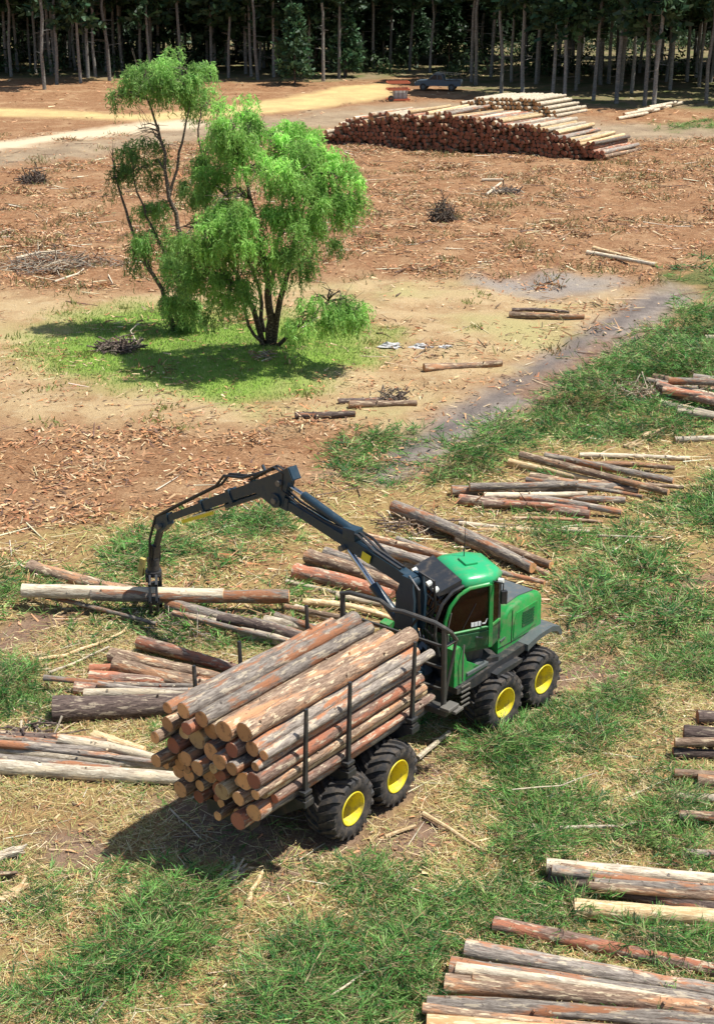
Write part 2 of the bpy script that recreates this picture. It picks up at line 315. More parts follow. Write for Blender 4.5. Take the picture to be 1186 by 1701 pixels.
A_, B_, C_, D_ = att('za'), att('zb'), att('zc'), att('zd')
nA = noise(ns, ls, tc, .35, 6, .65); nB = noise(ns, ls, tc, 2.2, 6, .7); nC = noise(ns, ls, tc, 11, 5, .7); nD = noise(ns, ls, tc, .09, 4, .6)
def two(a, b, src, lo=.35, hi=.65): return mixc(ns, ls, ramp(ns, ls, src, lo, hi), a, b)
litter = mixc(ns, ls, ramp(ns, ls, nC, .35, .7), two((.27, .125, .055), (.44, .26, .135), nB, .3, .7), (.15, .075, .035))
litter = mixc(ns, ls, ramp(ns, ls, nA, .46, .68), litter, two((.45, .30, .165), (.30, .165, .08), nC))
sand = two((.46, .33, .175), (.36, .23, .115), nA, .42, .6); sand = mixc(ns, ls, ramp(ns, ls, nC, .55, .72), sand, (.30, .19, .10)); sand = mixc(ns, ls, ramp(ns, ls, nB, .5, .75), sand, (.50, .39, .23)); sand = mixc(ns, ls, ramp(ns, ls, nD, .50, .66), sand, (.40, .34, .15))
straw = mixc(ns, ls, ramp(ns, ls, nC, .3, .7), two((.20, .13, .05), (.42, .29, .12), nB, .3, .65), two((.34, .25, .1), (.28, .16, .075), nA))
c = mixc(ns, ls, C_[0], litter, straw)
c = mixc(ns, ls, A_[0], c, sand)
c = mixc(ns, ls, A_[1], c, mixc(ns, ls, ramp(ns, ls, nB, .3, .7), (.17, .31, .04), (.25, .34, .07)))
c = mixc(ns, ls, B_[2], c, two((.36, .27, .17), (.26, .19, .12), nA))
c = mixc(ns, ls, B_[1], c, (.62, .51, .34)); c = mixc(ns, ls, B_[0], c, two((.62, .46, .20), (.50, .35, .16), nA))
c = mixc(ns, ls, A_[2], c, two((.20, .165, .14), (.31, .26, .215), nB)); 
c = mixc(ns, ls, D_[2], c, (.15, .125, .11))
mu = N(ns, 'Math', operation='MULTIPLY'); ls.new(D_[1], mu.inputs[0]); mu.inputs[1].default_value = .6
c = mixc(ns, ls, mu.outputs[0], c, (.29, .265, .24))
c = mixc(ns, ls, D_[0], c, two((.26, .19, .11), (.13, .14, .05), nA))
c = mixc(ns, ls, C_[1], c, two((.07, .10, .03), (.19, .17, .06), nC)); c = mixc(ns, ls, C_[2], c, two((.19, .115, .075), (.27, .18, .12), nB))
ls.new(c, bs.inputs['Base Color']); bs.inputs['Roughness'].default_value = .95; bs.inputs['Specular IOR Level'].default_value = .15
hh = N(ns, 'Math', operation='ADD'); ls.new(nC, hh.inputs[0]); ls.new(nB, hh.inputs[1]); bump(ns, ls, hh.outputs[0], .9, .12, bs)
ground = np_obj('ground', np.stack([fx, fy, fz], 1), quads, gm, colors=dict(za=za, zb=zb, zc=zc, zd=zd), smooth=True)
tag(ground, 'cleared forestry ground of red litter, straw, sand and tracks', 'ground', kind='structure')

# ------------------------------------------------------------------ pine plantation
def blades(P, D, W, L, bend=None):
    """quads: base points P, directions D (unit*), half-width vectors W, lengths L -> V, F"""
    n = len(P); T = P + D * L[:, None]
    V = np.stack([P - W, P + W, T + W * .45, T - W * .45], 1).reshape(-1, 3)
    return V, np.arange(n * 4).reshape(-1, 4)
def unit(a): return a / (np.linalg.norm(a, axis=-1, keepdims=True) + 1e-9)
def pine_crown(rg, z0, z1, rmax, nbr, per, leaf=.5, lean=-.05):
    zs = z0 + (z1 - z0) * rg.random(nbr) ** .9; az = rg.random(nbr) * 6.283
    ln = rmax * np.clip(1.08 - ((zs - z0) / (z1 - z0)) ** 1.3, .12, 1) * rg.uniform(.55, 1.1, nbr)
    t = rg.uniform(.25, 1.0, (nbr, per)); dr = np.stack([np.cos(az), np.sin(az), lean + .3 * rg.random(nbr)], 1)
    P = dr[:, None, :] * (ln[:, None] * t)[..., None] + np.stack([0 * zs, 0 * zs, zs], 1)[:, None, :] + rg.normal(0, .22, (nbr, per, 3))
    P = P.reshape(-1, 3); D = unit(np.repeat(dr, per, 0) + rg.normal(0, .7, (nbr * per, 3)) + [0, 0, .1]); W = unit(np.cross(D, rg.normal(0, 1, (nbr * per, 3)))) * leaf * .3
    V, F_ = blades(P, D, W, rg.uniform(.6, 1.2, nbr * per) * leaf)
    col = np.array([.038, .075, .034]) * rg.uniform(.6, 1.7, (nbr * per, 1)) * rg.uniform(.85, 1.15, (nbr * per, 3)); return V, F_, np.repeat(col, 4, 0)
rgp = np.random.default_rng(11)
crowns = []
for k in range(5):
    V, F_, c = pine_crown(rgp, [7.5, 8.5, 6.2, 9, 7][k], 24 + k * .6, 3.4, 130, 13, .85)
    crowns.append(np_mesh('crown', V, F_, M['needle'], dict(col=c)))
lowcrowns = []
for k in range(4):
    V, F_, c = pine_crown(rgp, [4.2, 5.5, 3.2, 6.2][k], 24, 3.6, 150, 13, .95)
    lowcrowns.append(np_mesh('crown', V, F_, M['needle'], dict(col=c * .8)))
trunks = []
for k in range(5):
    b = MB(); bend = rgp.normal(0, .22, (7, 2)); bend[0] = 0
    zz = np.linspace(-.3, 23.5, 7); b.tube([(bend[i, 0], bend[i, 1], zz[i]) for i in range(7)], [.22, .18, .16, .14, .11, .08, .03], 9)
    for q in range(16):                                    # dead side branches
        z = rgp.uniform(2.0, 9.5); a = rgp.random() * 6.283; l = rgp.uniform(.4, 1.6)
        b.tube([(0, 0, z), (math.cos(a) * l, math.sin(a) * l, z + rgp.uniform(-.2, .25))], [.03, .008], 3)
    trunks.append(b.mesh('trunk', M['b_pine'], 40))
def pine_where(x, y):
    u = 593 + F_PX * x / y
    return ('past the yellow road' if u < 150 else 'behind the slim willow' if u < 330 else 'behind the large willow and road bend' if u < 470 else 'behind the bushy evergreen' if u < 640 else
         'behind the parked pickup' if u < 790 else 'behind the low pale log pile' if u < 930 else 'behind the end of the long log stack' if u < 1080 else 'past the scattered logs by the forest')
def pine_label(x, y):
    w = pine_where(x, y)
    return ('tall dark pine ' if y < 215 else 'dim pine deep in the forest ') + w
def pine(x, y, k, sc, rz, lean, label, group):
    o = empty('pine_tree', (x, y, gz(x, y) - .05), rz); o.scale = (sc, sc, sc); o.rotation_euler = (lean[0], lean[1], rz)
    for nm, me in (('trunk', trunks[k % 5]), ('crown', lowcrowns[k % 4] if y > 191 + 7 * math.sin(x * .13) else crowns[(k * 3 + 1) % 5])):
        c = bpy.data.objects.new(nm, me); COL.objects.link(c); c.parent = o
    return tag(o, label, 'pine tree', group)
edge_px = [(75, 150), (95, 140), (135, 138), (147, 130), (160, 128), (183, 135), (60, 122), (30, 118), (12, 120), (118, 112), (235, 120), (250, 115), (297, 110), (380, 130), (418, 128), (345, 112), (205, 120), (455, 128), (460, 118),
           (563, 130), (537, 135), (620, 118), (648, 112), (680, 118), (718, 100), (832, 155), (868, 160), (917, 165), (937, 168), (985, 168), (1023, 172), (1048, 155), (1070, 175), (1085, 178), (1112, 150), (1172, 172), (1160, 145), (960, 140), (890, 140), (1010, 140), (790, 140), (815, 128), (1140, 135), (1190, 150), (-20, 128), (-60, 135), (1230, 160), (1260, 172)]
taken = []
for i, (px, py) in enumerate(edge_px):
    p = un(px, py); taken.append(p[:2]); pine(p[0], p[1], i, rgp.uniform(.9, 1.1), rgp.random() * 6.28, rgp.normal(0, .014, 2), ('pale edge pine ' if i % 3 else 'slender grey edge pine with dead side branches ') + pine_where(p[0], p[1]), 'pines along the forest edge')
cnt = 0; yy = 176.0
while yy < 262 and cnt < 235:
    x = -72 + rgp.uniform(0, 4)
    while x < 78:
        px_, py_ = x + rgp.normal(0, .8), yy + rgp.normal(0, .9) + (6 if x < -20 else 0) - (10 if x > 18 else 0)
        lane = abs((py_ - 190) - (px_ - 6) * .4) < 3.0 and px_ > -5 and py_ < 215
        if Z_forest.sd(np.array([px_]), np.array([py_]))[0] > 1.5 and not lane and cnt < 235 and all(abs(px_ - t[0]) + abs(py_ - t[1]) > 2.2 for t in taken):
            pine(px_, py_, cnt, rgp.uniform(.85, 1.12), rgp.random() * 6.28, rgp.normal(0, .014, 2), pine_label(px_, py_), 'pines deeper in the plantation'); cnt += 1
        x += 5.4 + rgp.uniform(-.6, .9)
    yy += 4.6
# far wood: a mass of trees behind the ones that can be told apart
mb = MB(); Vs = []; Fs = []; Cs = []; off = 0
for k in range(650):
    x = rgp.uniform(-130, 130); y = rgp.uniform(240, 320)
    if abs(x) < 80 and y < 250: continue
    r = rgp.uniform(.16, .24); a = np.arange(5) * 1.2566
    ring = lambda z, rr: np.stack([x + rr * np.cos(a), y + rr * np.sin(a), np.full(5, z)], 1)
    Vs.append(np.concatenate([ring(-.2, r), ring(22, r * .3)])); Fs.append(off + np.array([[j, (j + 1) % 5, 5 + (j + 1) % 5, 5 + j] for j in range(5)])); Cs.append(np.tile([.10, .085, .07], (10, 1))); off += 10
    V, F_, c = pine_crown(rgp, 1.2 if k % 3 else 6, 24, 3.2, 45, 5, 1.6); V = V + [x, y, 0]; Vs.append(V); Fs.append(F_ + off); Cs.append(c * .8); off += len(V)
fw = np_obj('far_wood', np.concatenate(Vs), np.concatenate(Fs), M['needle'], colors=dict(col=np.concatenate(Cs)))
tag(fw, 'dark mass of far pine trees at the back of the forest', 'woods', kind='stuff')
# undergrowth on the forest floor
ux = rgp.uniform(-75, 80, 900); uy = rgp.uniform(178, 262, 900); kp = (Z_forest.sd(ux, uy) > 4) & (fbm(ux, uy, .12, 3) > .40); ux, uy = ux[kp], uy[kp]; per = 46
cx_ = np.repeat(ux, per); cy_ = np.repeat(uy, per); hh_ = np.repeat(rgp.uniform(.5, 3.4, len(ux)), per); rr_ = rgp.random(len(cx_))
PP = np.stack([cx_ + rgp.normal(0, .8, len(cx_)), cy_ + rgp.normal(0, .8, len(cx_)), hh_ * rr_], 1); DD = unit(rgp.normal(0, 1, PP.shape) + [0, 0, .4]); WW = unit(np.cross(DD, rgp.normal(0, 1, PP.shape))) * .12
V, F_ = blades(PP, DD, WW, rgp.uniform(.3, .8, len(PP))); cc_ = np.array([.05, .085, .035]) * rgp.uniform(.5, 1.6, (len(PP), 1))
tag(np_obj('undergrowth', V, F_, M['needle'], colors=dict(col=np.repeat(cc_, 4, 0))), 'dark low undergrowth between the forest trunks', 'undergrowth', kind='stuff')
ux = rgp.uniform(-85, 90, 420); uy = rgp.uniform(222, 262, 420); per = 60
cx_ = np.repeat(ux, per); cy_ = np.repeat(uy, per); hh_ = np.repeat(rgp.uniform(2.0, 6.5, len(ux)), per); rr_ = rgp.random(len(cx_))
PP = np.stack([cx_ + rgp.normal(0, 1.1, len(cx_)) * (1.1 - rr_), cy_ + rgp.normal(0, 1.1, len(cx_)) * (1.1 - rr_), hh_ * rr_], 1); DD = unit(rgp.normal(0, 1, PP.shape) + [0, 0, .2]); WW = unit(np.cross(DD, rgp.normal(0, 1, PP.shape))) * .2
V, F_ = blades(PP, DD, WW, rgp.uniform(.5, 1.1, len(PP))); cc_ = np.array([.035, .06, .03]) * rgp.uniform(.5, 1.6, (len(PP), 1))
tag(np_obj('thicket', V, F_, M['needle'], colors=dict(col=np.repeat(cc_, 4, 0))), 'dark thicket of saplings deep behind the forest trunks', 'thicket', kind='stuff')
# young evergreens with low foliage under the pines
def young(px, py, h, r, label, tone=1.0):
    p = un(px, py); o = empty('young_pine', (p[0], p[1], gz(p[0], p[1])))
    b = MB(); b.tube([(0, 0, -.2), (.05, .02, h * .5), (0, 0, h * .97)], [.13, .09, .02], 7); b.build('trunk', M['b_dark'], o)
    V, F_, c = pine_crown(rgp, h * .12, h, r, 130, 14, .55); np_obj('crown', V, F_, M['needle'], colors=dict(col=c * tone), parent=o)
    return tag(o, label, 'tree')
young(490, 142, 8.2, 2.6, 'bushy dark evergreen with leafy green top at the road bend', 1.25)
young(575, 128, 7.2, 2.3, 'loose green young pine beside the bushy evergreen at the road bend', 1.5)
young(525, 118, 9.5, 2.6, 'tall dense dark young pine standing behind the bushy evergreen', .8)
young(690, 112, 8.0, 2.6, 'dark young conifer overhanging the parked pickup', .9)
young(745, 108, 9.0, 2.8, 'broad dark conifer behind the tail of the parked pickup', .8)
young(620, 104, 8.0, 2.6, 'dark young conifer in the gap above the yellow road', .75)
young(905, 120, 7.0, 1.9, 'thin young conifer among the pale trunks behind the log stack', 1.0)
young(790, 104, 9.0, 2.6, 'dense young conifer left of the leaning pale pine', .8)
young(350, 108, 8.0, 2.2, 'dim young conifer between trunks behind the willow top', .8)

# ------------------------------------------------------------------ willows
rgw = np.random.default_rng(5)
def willow(name, base_px, stems, lobes, label, tint, fwd=0.0):
    bp = un(*base_px); Y0 = bp[1]; g0 = gz(bp[0], bp[1])
    o = empty(name, (bp[0], bp[1], g0))
    def P(px, py, dy=0.0): q = on_y(px, py, Y0 + dy); return Vector((q[0] - bp[0], q[1] - bp[1], q[2] - g0))
    tr = MB(); nodes = []
    for pts, r0, r1 in stems:
        Q = [P(p[0], p[1], (p[2] if len(p) > 2 else 0) + fwd * min(1, max(0, (base_px[1] - p[1]) / 160))) for p in pts]; fine = []
        for i in range(len(Q) - 1):
            for t in (0, .33, .66): fine.append(Q[i].lerp(Q[i + 1], t) + Vector(rgw.normal(0, .035, 3)))
        fine.append(Q[-1]); rr = np.linspace(r0 * .68, r1 * .8, len(fine)); tr.tube(fine, list(rr), 8); nodes += [(f, r) for f, r in zip(fine, rr)]
    # limbs from the stems into each lobe of foliage
    twig = MB(); SV = []; 
    for (cx, cy, rx, ry, dy, nst, tone) in lobes:
        dy = dy * 1.3 + fwd; rx *= 1.03; ry *= .95; nst = int(nst * .68)
        c = P(cx, cy, dy); k = on_y(cx + 1, cy, Y0 + dy)[0] - on_y(cx, cy, Y0 + dy)[0]; ex = rx * k; ez = ry * k * 1.03; ey = min(ex, 2.2) * .95
        for q in range(5):
            u = unit(rgw.normal(0, 1, 3)); e = c + Vector((u[0] * ex * .75, u[1] * ey * .75, abs(u[2]) * ez * .55))
            cand = [n for n in nodes if n[0].z < e.z + .2] or nodes
            s, r = min(cand, key=lambda n: (n[0] - e).length + .6 * max(0, n[0].z - c.z))
            mid = s.lerp(e, .5) + Vector((0, 0, .18 * (e - s).length)) + Vector(rgw.normal(0, .08, 3)); twig.tube([s, s.lerp(mid, .5) + Vector(rgw.normal(0, .04, 3)), mid, e], [min(r, .055) * .9, .035, .024, .01], 5)
            for w in range(4):
                e2 = e + Vector(rgw.normal(0, .35, 3)); twig.tube([mid.lerp(e, rgw.random()), e2], [.014, .005], 3)
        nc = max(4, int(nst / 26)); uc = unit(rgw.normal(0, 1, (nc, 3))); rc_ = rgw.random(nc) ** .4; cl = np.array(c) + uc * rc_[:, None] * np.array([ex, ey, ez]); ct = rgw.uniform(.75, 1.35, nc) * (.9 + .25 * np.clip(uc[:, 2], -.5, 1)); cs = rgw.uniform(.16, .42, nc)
        which = rgw.integers(nc, size=nst); u = unit(rgw.normal(0, 1, (nst, 3))); st = cl[which] + u * (cs[which] * rgw.random(nst) ** .5)[:, None] * np.array([1.2, 1.2, .75]); st[:, 2] += .1
        for q in range(nc): twig.tube([c.lerp(Vector(cl[q]), .25), c.lerp(Vector(cl[q]), .6) + Vector((0, 0, .08)), Vector(cl[q])], [.018, .012, .006], 4)
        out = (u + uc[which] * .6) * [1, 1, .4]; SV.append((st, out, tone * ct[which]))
    st = np.concatenate([a[0] for a in SV]); out = unit(np.concatenate([a[1] for a in SV]) + rgw.normal(0, .35, (len(st), 3))); tn = np.concatenate([a[2] for a in SV])
    K = 13; L = rgw.uniform(.3, .95, len(st)) * rgw.uniform(.6, 1.25, len(st)); t = np.linspace(0, 1, K)
    pos = st[:, None, :] + out[:, None, :] * (L[:, None] * (t * (1 - .55 * t))[None, :])[..., None] * .75
    pos[:, :, 2] -= (L[:, None] * (t ** 1.7)[None, :]) * .85
    pos[:, :, :] += rgw.normal(0, .03, pos.shape)
    pos[:, :, 2] = np.maximum(pos[:, :, 2], .15)
    tang = unit(np.gradient(pos, axis=1)); Pn = pos.reshape(-1, 3); Tn = tang.reshape(-1, 3)
    D = unit(Tn * .8 + rgw.normal(0, .55, Pn.shape) + [0, 0, -.25]); W = unit(np.cross(D, rgw.normal(0, 1, Pn.shape))) * .021
    V, F_ = blades(Pn, D, W, rgw.uniform(.10, .19, len(Pn)))
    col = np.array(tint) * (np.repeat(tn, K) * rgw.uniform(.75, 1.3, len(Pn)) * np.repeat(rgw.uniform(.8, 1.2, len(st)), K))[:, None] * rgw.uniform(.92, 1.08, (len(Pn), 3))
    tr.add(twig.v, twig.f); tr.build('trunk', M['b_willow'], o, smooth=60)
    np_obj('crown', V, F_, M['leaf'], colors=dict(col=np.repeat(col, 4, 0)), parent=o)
    return tag(o, label, 'tree')
T1 = (.30, .53, .12)
willow('willow_tree', (448, 585), [
    ([(448, 588), (449, 530), (447, 470), (432, 400), (418, 330), (405, 270)], .30, .05), ([(452, 586), (466, 500), (482, 430), (503, 350), (520, 300)], .22, .04), ([(444, 584), (420, 510), (395, 455), (365, 415), (340, 380)], .2, .04),
    ([(440, 580, -.5), (413, 540, -.6), (402, 500, -.8), (392, 470, -1)], .12, .04), ([(455, 582), (480, 555, -.6), (515, 530, -.9), (545, 500, -1)], .15, .03), ([(449, 500, .2), (455, 440, .7), (470, 370, 1), (470, 300, 1)], .16, .03), ([(440, 550, .4), (430, 480, .9), (400, 410, 1.2), (380, 330, 1.4)], .14, .03)],
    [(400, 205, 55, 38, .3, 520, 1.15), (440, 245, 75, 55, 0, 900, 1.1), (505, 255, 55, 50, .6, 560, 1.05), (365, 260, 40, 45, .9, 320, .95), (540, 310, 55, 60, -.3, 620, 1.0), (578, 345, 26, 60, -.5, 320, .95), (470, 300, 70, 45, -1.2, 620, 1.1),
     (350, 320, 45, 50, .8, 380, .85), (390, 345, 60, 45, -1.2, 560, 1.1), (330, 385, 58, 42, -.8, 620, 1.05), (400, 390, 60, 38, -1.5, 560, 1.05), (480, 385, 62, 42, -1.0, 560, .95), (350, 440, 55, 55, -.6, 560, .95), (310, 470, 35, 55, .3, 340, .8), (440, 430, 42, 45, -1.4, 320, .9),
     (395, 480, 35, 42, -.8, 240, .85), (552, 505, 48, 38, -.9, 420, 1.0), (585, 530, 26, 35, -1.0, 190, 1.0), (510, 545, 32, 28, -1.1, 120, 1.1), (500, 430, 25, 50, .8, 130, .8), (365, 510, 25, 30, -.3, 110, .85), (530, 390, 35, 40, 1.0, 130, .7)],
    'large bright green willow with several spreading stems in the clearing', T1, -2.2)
willow('willow_tree', (292, 552), [
    ([(292, 556), (270, 480), (238, 425), (215, 365), (197, 315), (192, 290)], .17, .035), ([(296, 554), (300, 480), (280, 430), (252, 375), (228, 320), (222, 285)], .15, .03), ([(300, 553), (318, 470), (305, 400), (283, 330), (272, 255), (258, 195), (240, 150)], .2, .04),
    ([(283, 330), (300, 255), (310, 200), (320, 150)], .1, .03), ([(300, 520), (340, 430), (345, 330), (330, 230), (335, 180)], .12, .03)],
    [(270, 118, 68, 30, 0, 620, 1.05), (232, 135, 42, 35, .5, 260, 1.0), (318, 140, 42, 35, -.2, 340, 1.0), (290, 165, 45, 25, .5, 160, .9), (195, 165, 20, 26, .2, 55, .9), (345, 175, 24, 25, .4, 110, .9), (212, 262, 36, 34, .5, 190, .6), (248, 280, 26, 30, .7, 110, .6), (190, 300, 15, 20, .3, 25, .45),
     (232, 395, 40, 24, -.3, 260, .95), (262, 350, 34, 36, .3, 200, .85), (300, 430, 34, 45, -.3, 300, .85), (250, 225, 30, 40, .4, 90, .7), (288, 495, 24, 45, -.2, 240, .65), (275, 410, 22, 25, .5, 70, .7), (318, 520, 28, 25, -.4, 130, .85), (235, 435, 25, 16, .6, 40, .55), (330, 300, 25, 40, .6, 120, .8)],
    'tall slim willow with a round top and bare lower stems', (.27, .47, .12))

# ------------------------------------------------------------------ logs
rgl = np.random.default_rng(21)
def log_meshes(L, r0, r1, mat, bendy=.03, n=14, rings=11):
    b = MB(); vs = []; fs = []; ph = rgl.random() * 6.28; bd = rgl.normal(0, bendy, 2); lob = rgl.uniform(0, .05, 3); lp = rgl.random(3) * 6.28
    xs = np.linspace(-L / 2, L / 2, rings)
    for i, x in enumerate(xs):
        u = (i / (rings - 1)); r = r0 + (r1 - r0) * u; s = math.sin(math.pi * u); kn = 1 + rgl.normal(0, .04)
        for j in range(n):
            a = 2 * math.pi * j / n; rr = r * kn * (1 + lob[0] * math.cos(2 * a + lp[0]) + lob[1] * math.cos(3 * a + lp[1] + x) + rgl.normal(0, .026))
            vs.append((x, bd[0] * s + rr * math.cos(a), bd[1] * s * .4 + rr * math.sin(a)))
    fs = [(i * n + j, i * n + (j + 1) % n, (i + 1) * n + (j + 1) % n, (i + 1) * n + j) for i in range(rings - 1) for j in range(n)]
    fs += [tuple(range(n - 1, -1, -1)), tuple((rings - 1) * n + j for j in range(n))]
    b.add(vs, fs)
    for q in range(int(rgl.integers(1, 4))):                 # knot stubs
        x = rgl.uniform(-.45, .45) * L; a = rgl.uniform(.3, 2.8); rm = (r0 + r1) / 2
        b.tube([(x, math.cos(a) * rm * .8, math.sin(a) * rm * .8), (x + .02, math.cos(a) * (rm + .035), math.sin(a) * (rm + .035))], [.035, .022], 5)
    me = b.mesh('log', mat, 50); caps = []
    for i, sx in ((0, -1), (rings - 1, 1)):
        c = MB(); ring = [Vector(vs[i * n + j]) for j in range(n)]; cen = sum(ring, Vector()) / n
        o = [cen + (p - cen) * .93 + Vector((sx * .006, 0, 0)) for p in ring]; bk = [p - Vector((sx * .02, 0, 0)) for p in o]
        c.add(o + bk, [tuple(range(n)), tuple(range(2 * n - 1, n - 1, -1))] + [(j, (j + 1) % n, n + (j + 1) % n, n + j) for j in range(n)]); caps.append(c)
    return me, caps
def make_log(p, q, r0, r1, look, cut, label, group, roll=None, bendy=.03, caps=True):
    """log between world points p (big end) and q"""
    p = Vector(p); q = Vector(q); d = q - p; L = d.length
    me, cp = log_meshes(L, r0, r1, M[look], bendy); o = bpy.data.objects.new('log', me); COL.objects.link(o)
    o.location = (p + q) / 2; o.rotation_mode = 'QUATERNION'; o.rotation_quaternion = d.to_track_quat('X', 'Z')
    if caps:
        for c in cp: c.build('cut_face', M[cut], o)
    return tag(o, label, 'log', group)
LOOK = {'g': ('b_grey', 'cut', 'grey barked'), 'r': ('b_red', 'cutred', 'red barked'), 'p': ('b_pale', 'cutpale', 'pale weathered'), 'y': ('b_peel', 'cutpale', 'peeled yellow'), 'b': ('b_brown', 'cut', 'brown barked'), 'd': ('b_dark', 'cutred', 'dark')}
PILES = {   # where : (look, x0, y0, x1, y1, diameter m, layer height, [extend length m])
 'in the pile beside the slash bank': [('b', 1085, 627, 1240, 662, .32, .1), ('r', 1092, 640, 1235, 672, .34, .35), ('b', 1093, 657, 1240, 676, .34, 0), ('p', 1098, 670, 1250, 702, .30, 0), ('g', 1134, 617, 1280, 622, .3, 0), ('g', 1150, 630, 1290, 642, .3, .3), ('p', 1170, 562, 1290, 560, .3, 0), ('p', 1120, 728, 1270, 720, .22, 0), ('b', 1160, 645, 1300, 650, .3, .1), ('r', 1100, 648, 1250, 664, .3, .4), ('g', 1110, 634, 1260, 640, .28, .5), ('p', 1125, 682, 1280, 700, .26, .2), ('d', 1088, 634, 1230, 650, .3, 0)],
 'in the fanned pile between the track and the forwarder': [('p', 962, 756, 1145, 760, .17, 0), ('b', 864, 757, 1110, 812, .26, .3), ('y', 845, 769, 1000, 800, .24, .05), ('g', 905, 757, 1118, 795, .26, .1), ('g', 750, 814, 1053, 806, .36, 0), ('r', 763, 827, 979, 852, .33, 0), ('g', 864, 826, 1032, 848, .24, .12), ('g', 913, 822, 1038, 829, .28, .05), ('b', 985, 770, 1120, 776, .2, .1), ('y', 960, 800, 1100, 818, .2, 0), ('g', 780, 806, 960, 800, .24, .3), ('b', 880, 792, 1060, 815, .24, .0), ('r', 800, 835, 975, 842, .24, .15)],
 'lying loose in front of the fanned pile': [('p', 762, 868, 979, 881, .15, 0), ('y', 795, 882, 960, 878, .12, 0), ('b', 850, 862, 1000, 866, .12, 0)],
 'on the ground between the raised boom and the cab': [('r', 491, 948, 652, 990, .42, 0), ('b', 512, 925, 690, 985, .38, .1), ('g', 588, 898, 770, 945, .36, .1), ('b', 610, 889, 790, 935, .24, .25), ('g', 655, 838, 905, 950, .36, .15), ('b', 690, 860, 915, 938, .30, .05), ('p', 673, 938, 800, 968, .3, 0), ('p', 476, 965, 640, 1006, .13, 0), ('p', 560, 990, 720, 1015, .2, 0), ('g', 600, 905, 760, 952, .3, .3), ('y', 505, 1000, 660, 1030, .18, .0), ('g', 640, 925, 780, 960, .28, .0), ('p', 490, 1010, 600, 1040, .22, 0), ('b', 760, 895, 912, 955, .26, 0), ('g', 540, 915, 700, 965, .26, .35)],
 'in the pile under the crane grapple': [('b', 50, 938, 262, 990, .36, 0), ('g', 279, 1001, 480, 1048, .34, .1), ('p', 300, 1015, 480, 1062, .3, 0), ('d', 364, 1027, 520, 1065, .26, .2), ('p', 400, 1050, 540, 1090, .3, 0), ('g', 420, 1035, 560, 1075, .28, .15), ('p', 440, 1030, 600, 1060, .26, .05)],
 'in the red pile beside the rear of the load': [('r', 231, 1066, 400, 1112, .32, .1), ('b', 184, 1084, 390, 1130, .32, .15), ('b', 192, 1101, 390, 1152, .34, .1), ('r', 150, 1121, 350, 1134, .3, .0), ('r', 125, 1140, 340, 1148, .34, 0), ('d', 89, 1174, 330, 1166, .60, 0), ('r', 150, 1107, 330, 1118, .2, 0), ('p', 140, 1150, 330, 1152, .22, .3)],
 'in the pale pile left of the rear wheels': [('p', -140, 1226, 300, 1275, .28, 0), ('p', -140, 1258, 303, 1293, .34, 0), ('g', 40, 1230, 280, 1262, .26, .1), ('p', 100, 1226, 290, 1264, .22, .25), ('y', 156, 1219, 240, 1246, .2, 0), ('d', -180, 1214, 95, 1222, .3, 0), ('g', -150, 1246, 200, 1275, .26, .15), ('b', -80, 1215, 180, 1230, .2, .0)],
 'in the dark pile across the grass from the front wheels': [('d', 1135, 1218, 1480, 1250, .36, .1), ('d', 1117, 1250, 1460, 1262, .22, 0), ('b', 1158, 1297, 1480, 1330, .28, 0), ('d', 1158, 1190, 1480, 1196, .3, 0), ('p', 1113, 1323, 1430, 1327, .17, 0), ('g', 1130, 1416, 1480, 1428, .16, 0)],
 'in the small pile above the mottled log': [('p', 907, 1437, 1340, 1470, .29, .08), ('d', 912, 1450, 1340, 1532, .34, .02), ('y', 953, 1506, 1360, 1530, .36, 0), ('p', 1060, 1476, 1440, 1496, .28, 0), ('g', 980, 1462, 1400, 1500, .26, 0)],
 'laid alone above the row of parallel logs': [('r', 820, 1534, 1330, 1645, .28, 0)],
 'in the row of parallel logs on the green slash': [('g', 773, 1573, 1330, 1672, .33, 0), ('g', 748, 1602, 1310, 1690, .34, .03), ('b', 739, 1632, 1320, 1702, .35, 0), ('g', 709, 1668, 1290, 1712, .35, .02), ('y', 709, 1696, 1280, 1735, .34, 0), ('r', 665, 1712, 1250, 1752, .34, 0)],
 'lying alone on the sand beside the track': [('b', 704, 610, 833, 601, .34, 0)],
 'of the pair beside the grey ash patch': [('b', 845, 524, 970, 528, .28, 0), ('d', 850, 516, 945, 520, .16, 0)],
 'of the pair above the ash patch': [('p', 975, 420, 1088, 445, .24, 0), ('y', 985, 414, 1092, 436, .22, 0)],
 'on the bare patch below the willow': [('d', 490, 690, 590, 688, .26, 0), ('b', 580, 672, 692, 668, .28, 0), ('d', 562, 664, 640, 662, .2, 0)],
}
for where, items in PILES.items():
    if len(items) >= 5:
        for k in range(4):
            b_ = items[int(rgl.integers(len(items)))]; c_ = items[int(rgl.integers(len(items)))]
            items.append((random.choice('gbpgb'), b_[1] + rgl.normal(0, 14), (b_[2] + c_[2]) / 2 + rgl.normal(0, 4), b_[3] + rgl.normal(0, 14), (b_[4] + c_[4]) / 2 + rgl.normal(0, 4), rgl.uniform(.13, .22), rgl.uniform(.1, .3)))
    for it in items:
        look, x0, y0, x1, y1, dia, lay = it; mt, ct, word = LOOK[look]; r = dia / 2
        p = un(x0, y0, r + lay); q = un(x1, y1, r * .85 + lay)
        L = np.linalg.norm(q - p)
        if L > 5.9: q = p + (q - p) * (5.9 / L)
        p[2] = gz(*p[:2]) + r * .9 + lay; q[2] = gz(*q[:2]) + r * .8 + lay * .75
        w2 = ('thick ' if dia > .5 else 'thin ' if dia < .19 else '') + word
        make_log(p, q, r * 1.1, r * .8, mt, ct, w2 + ' log ' + where, 'felled logs ' + where, bendy=.07)

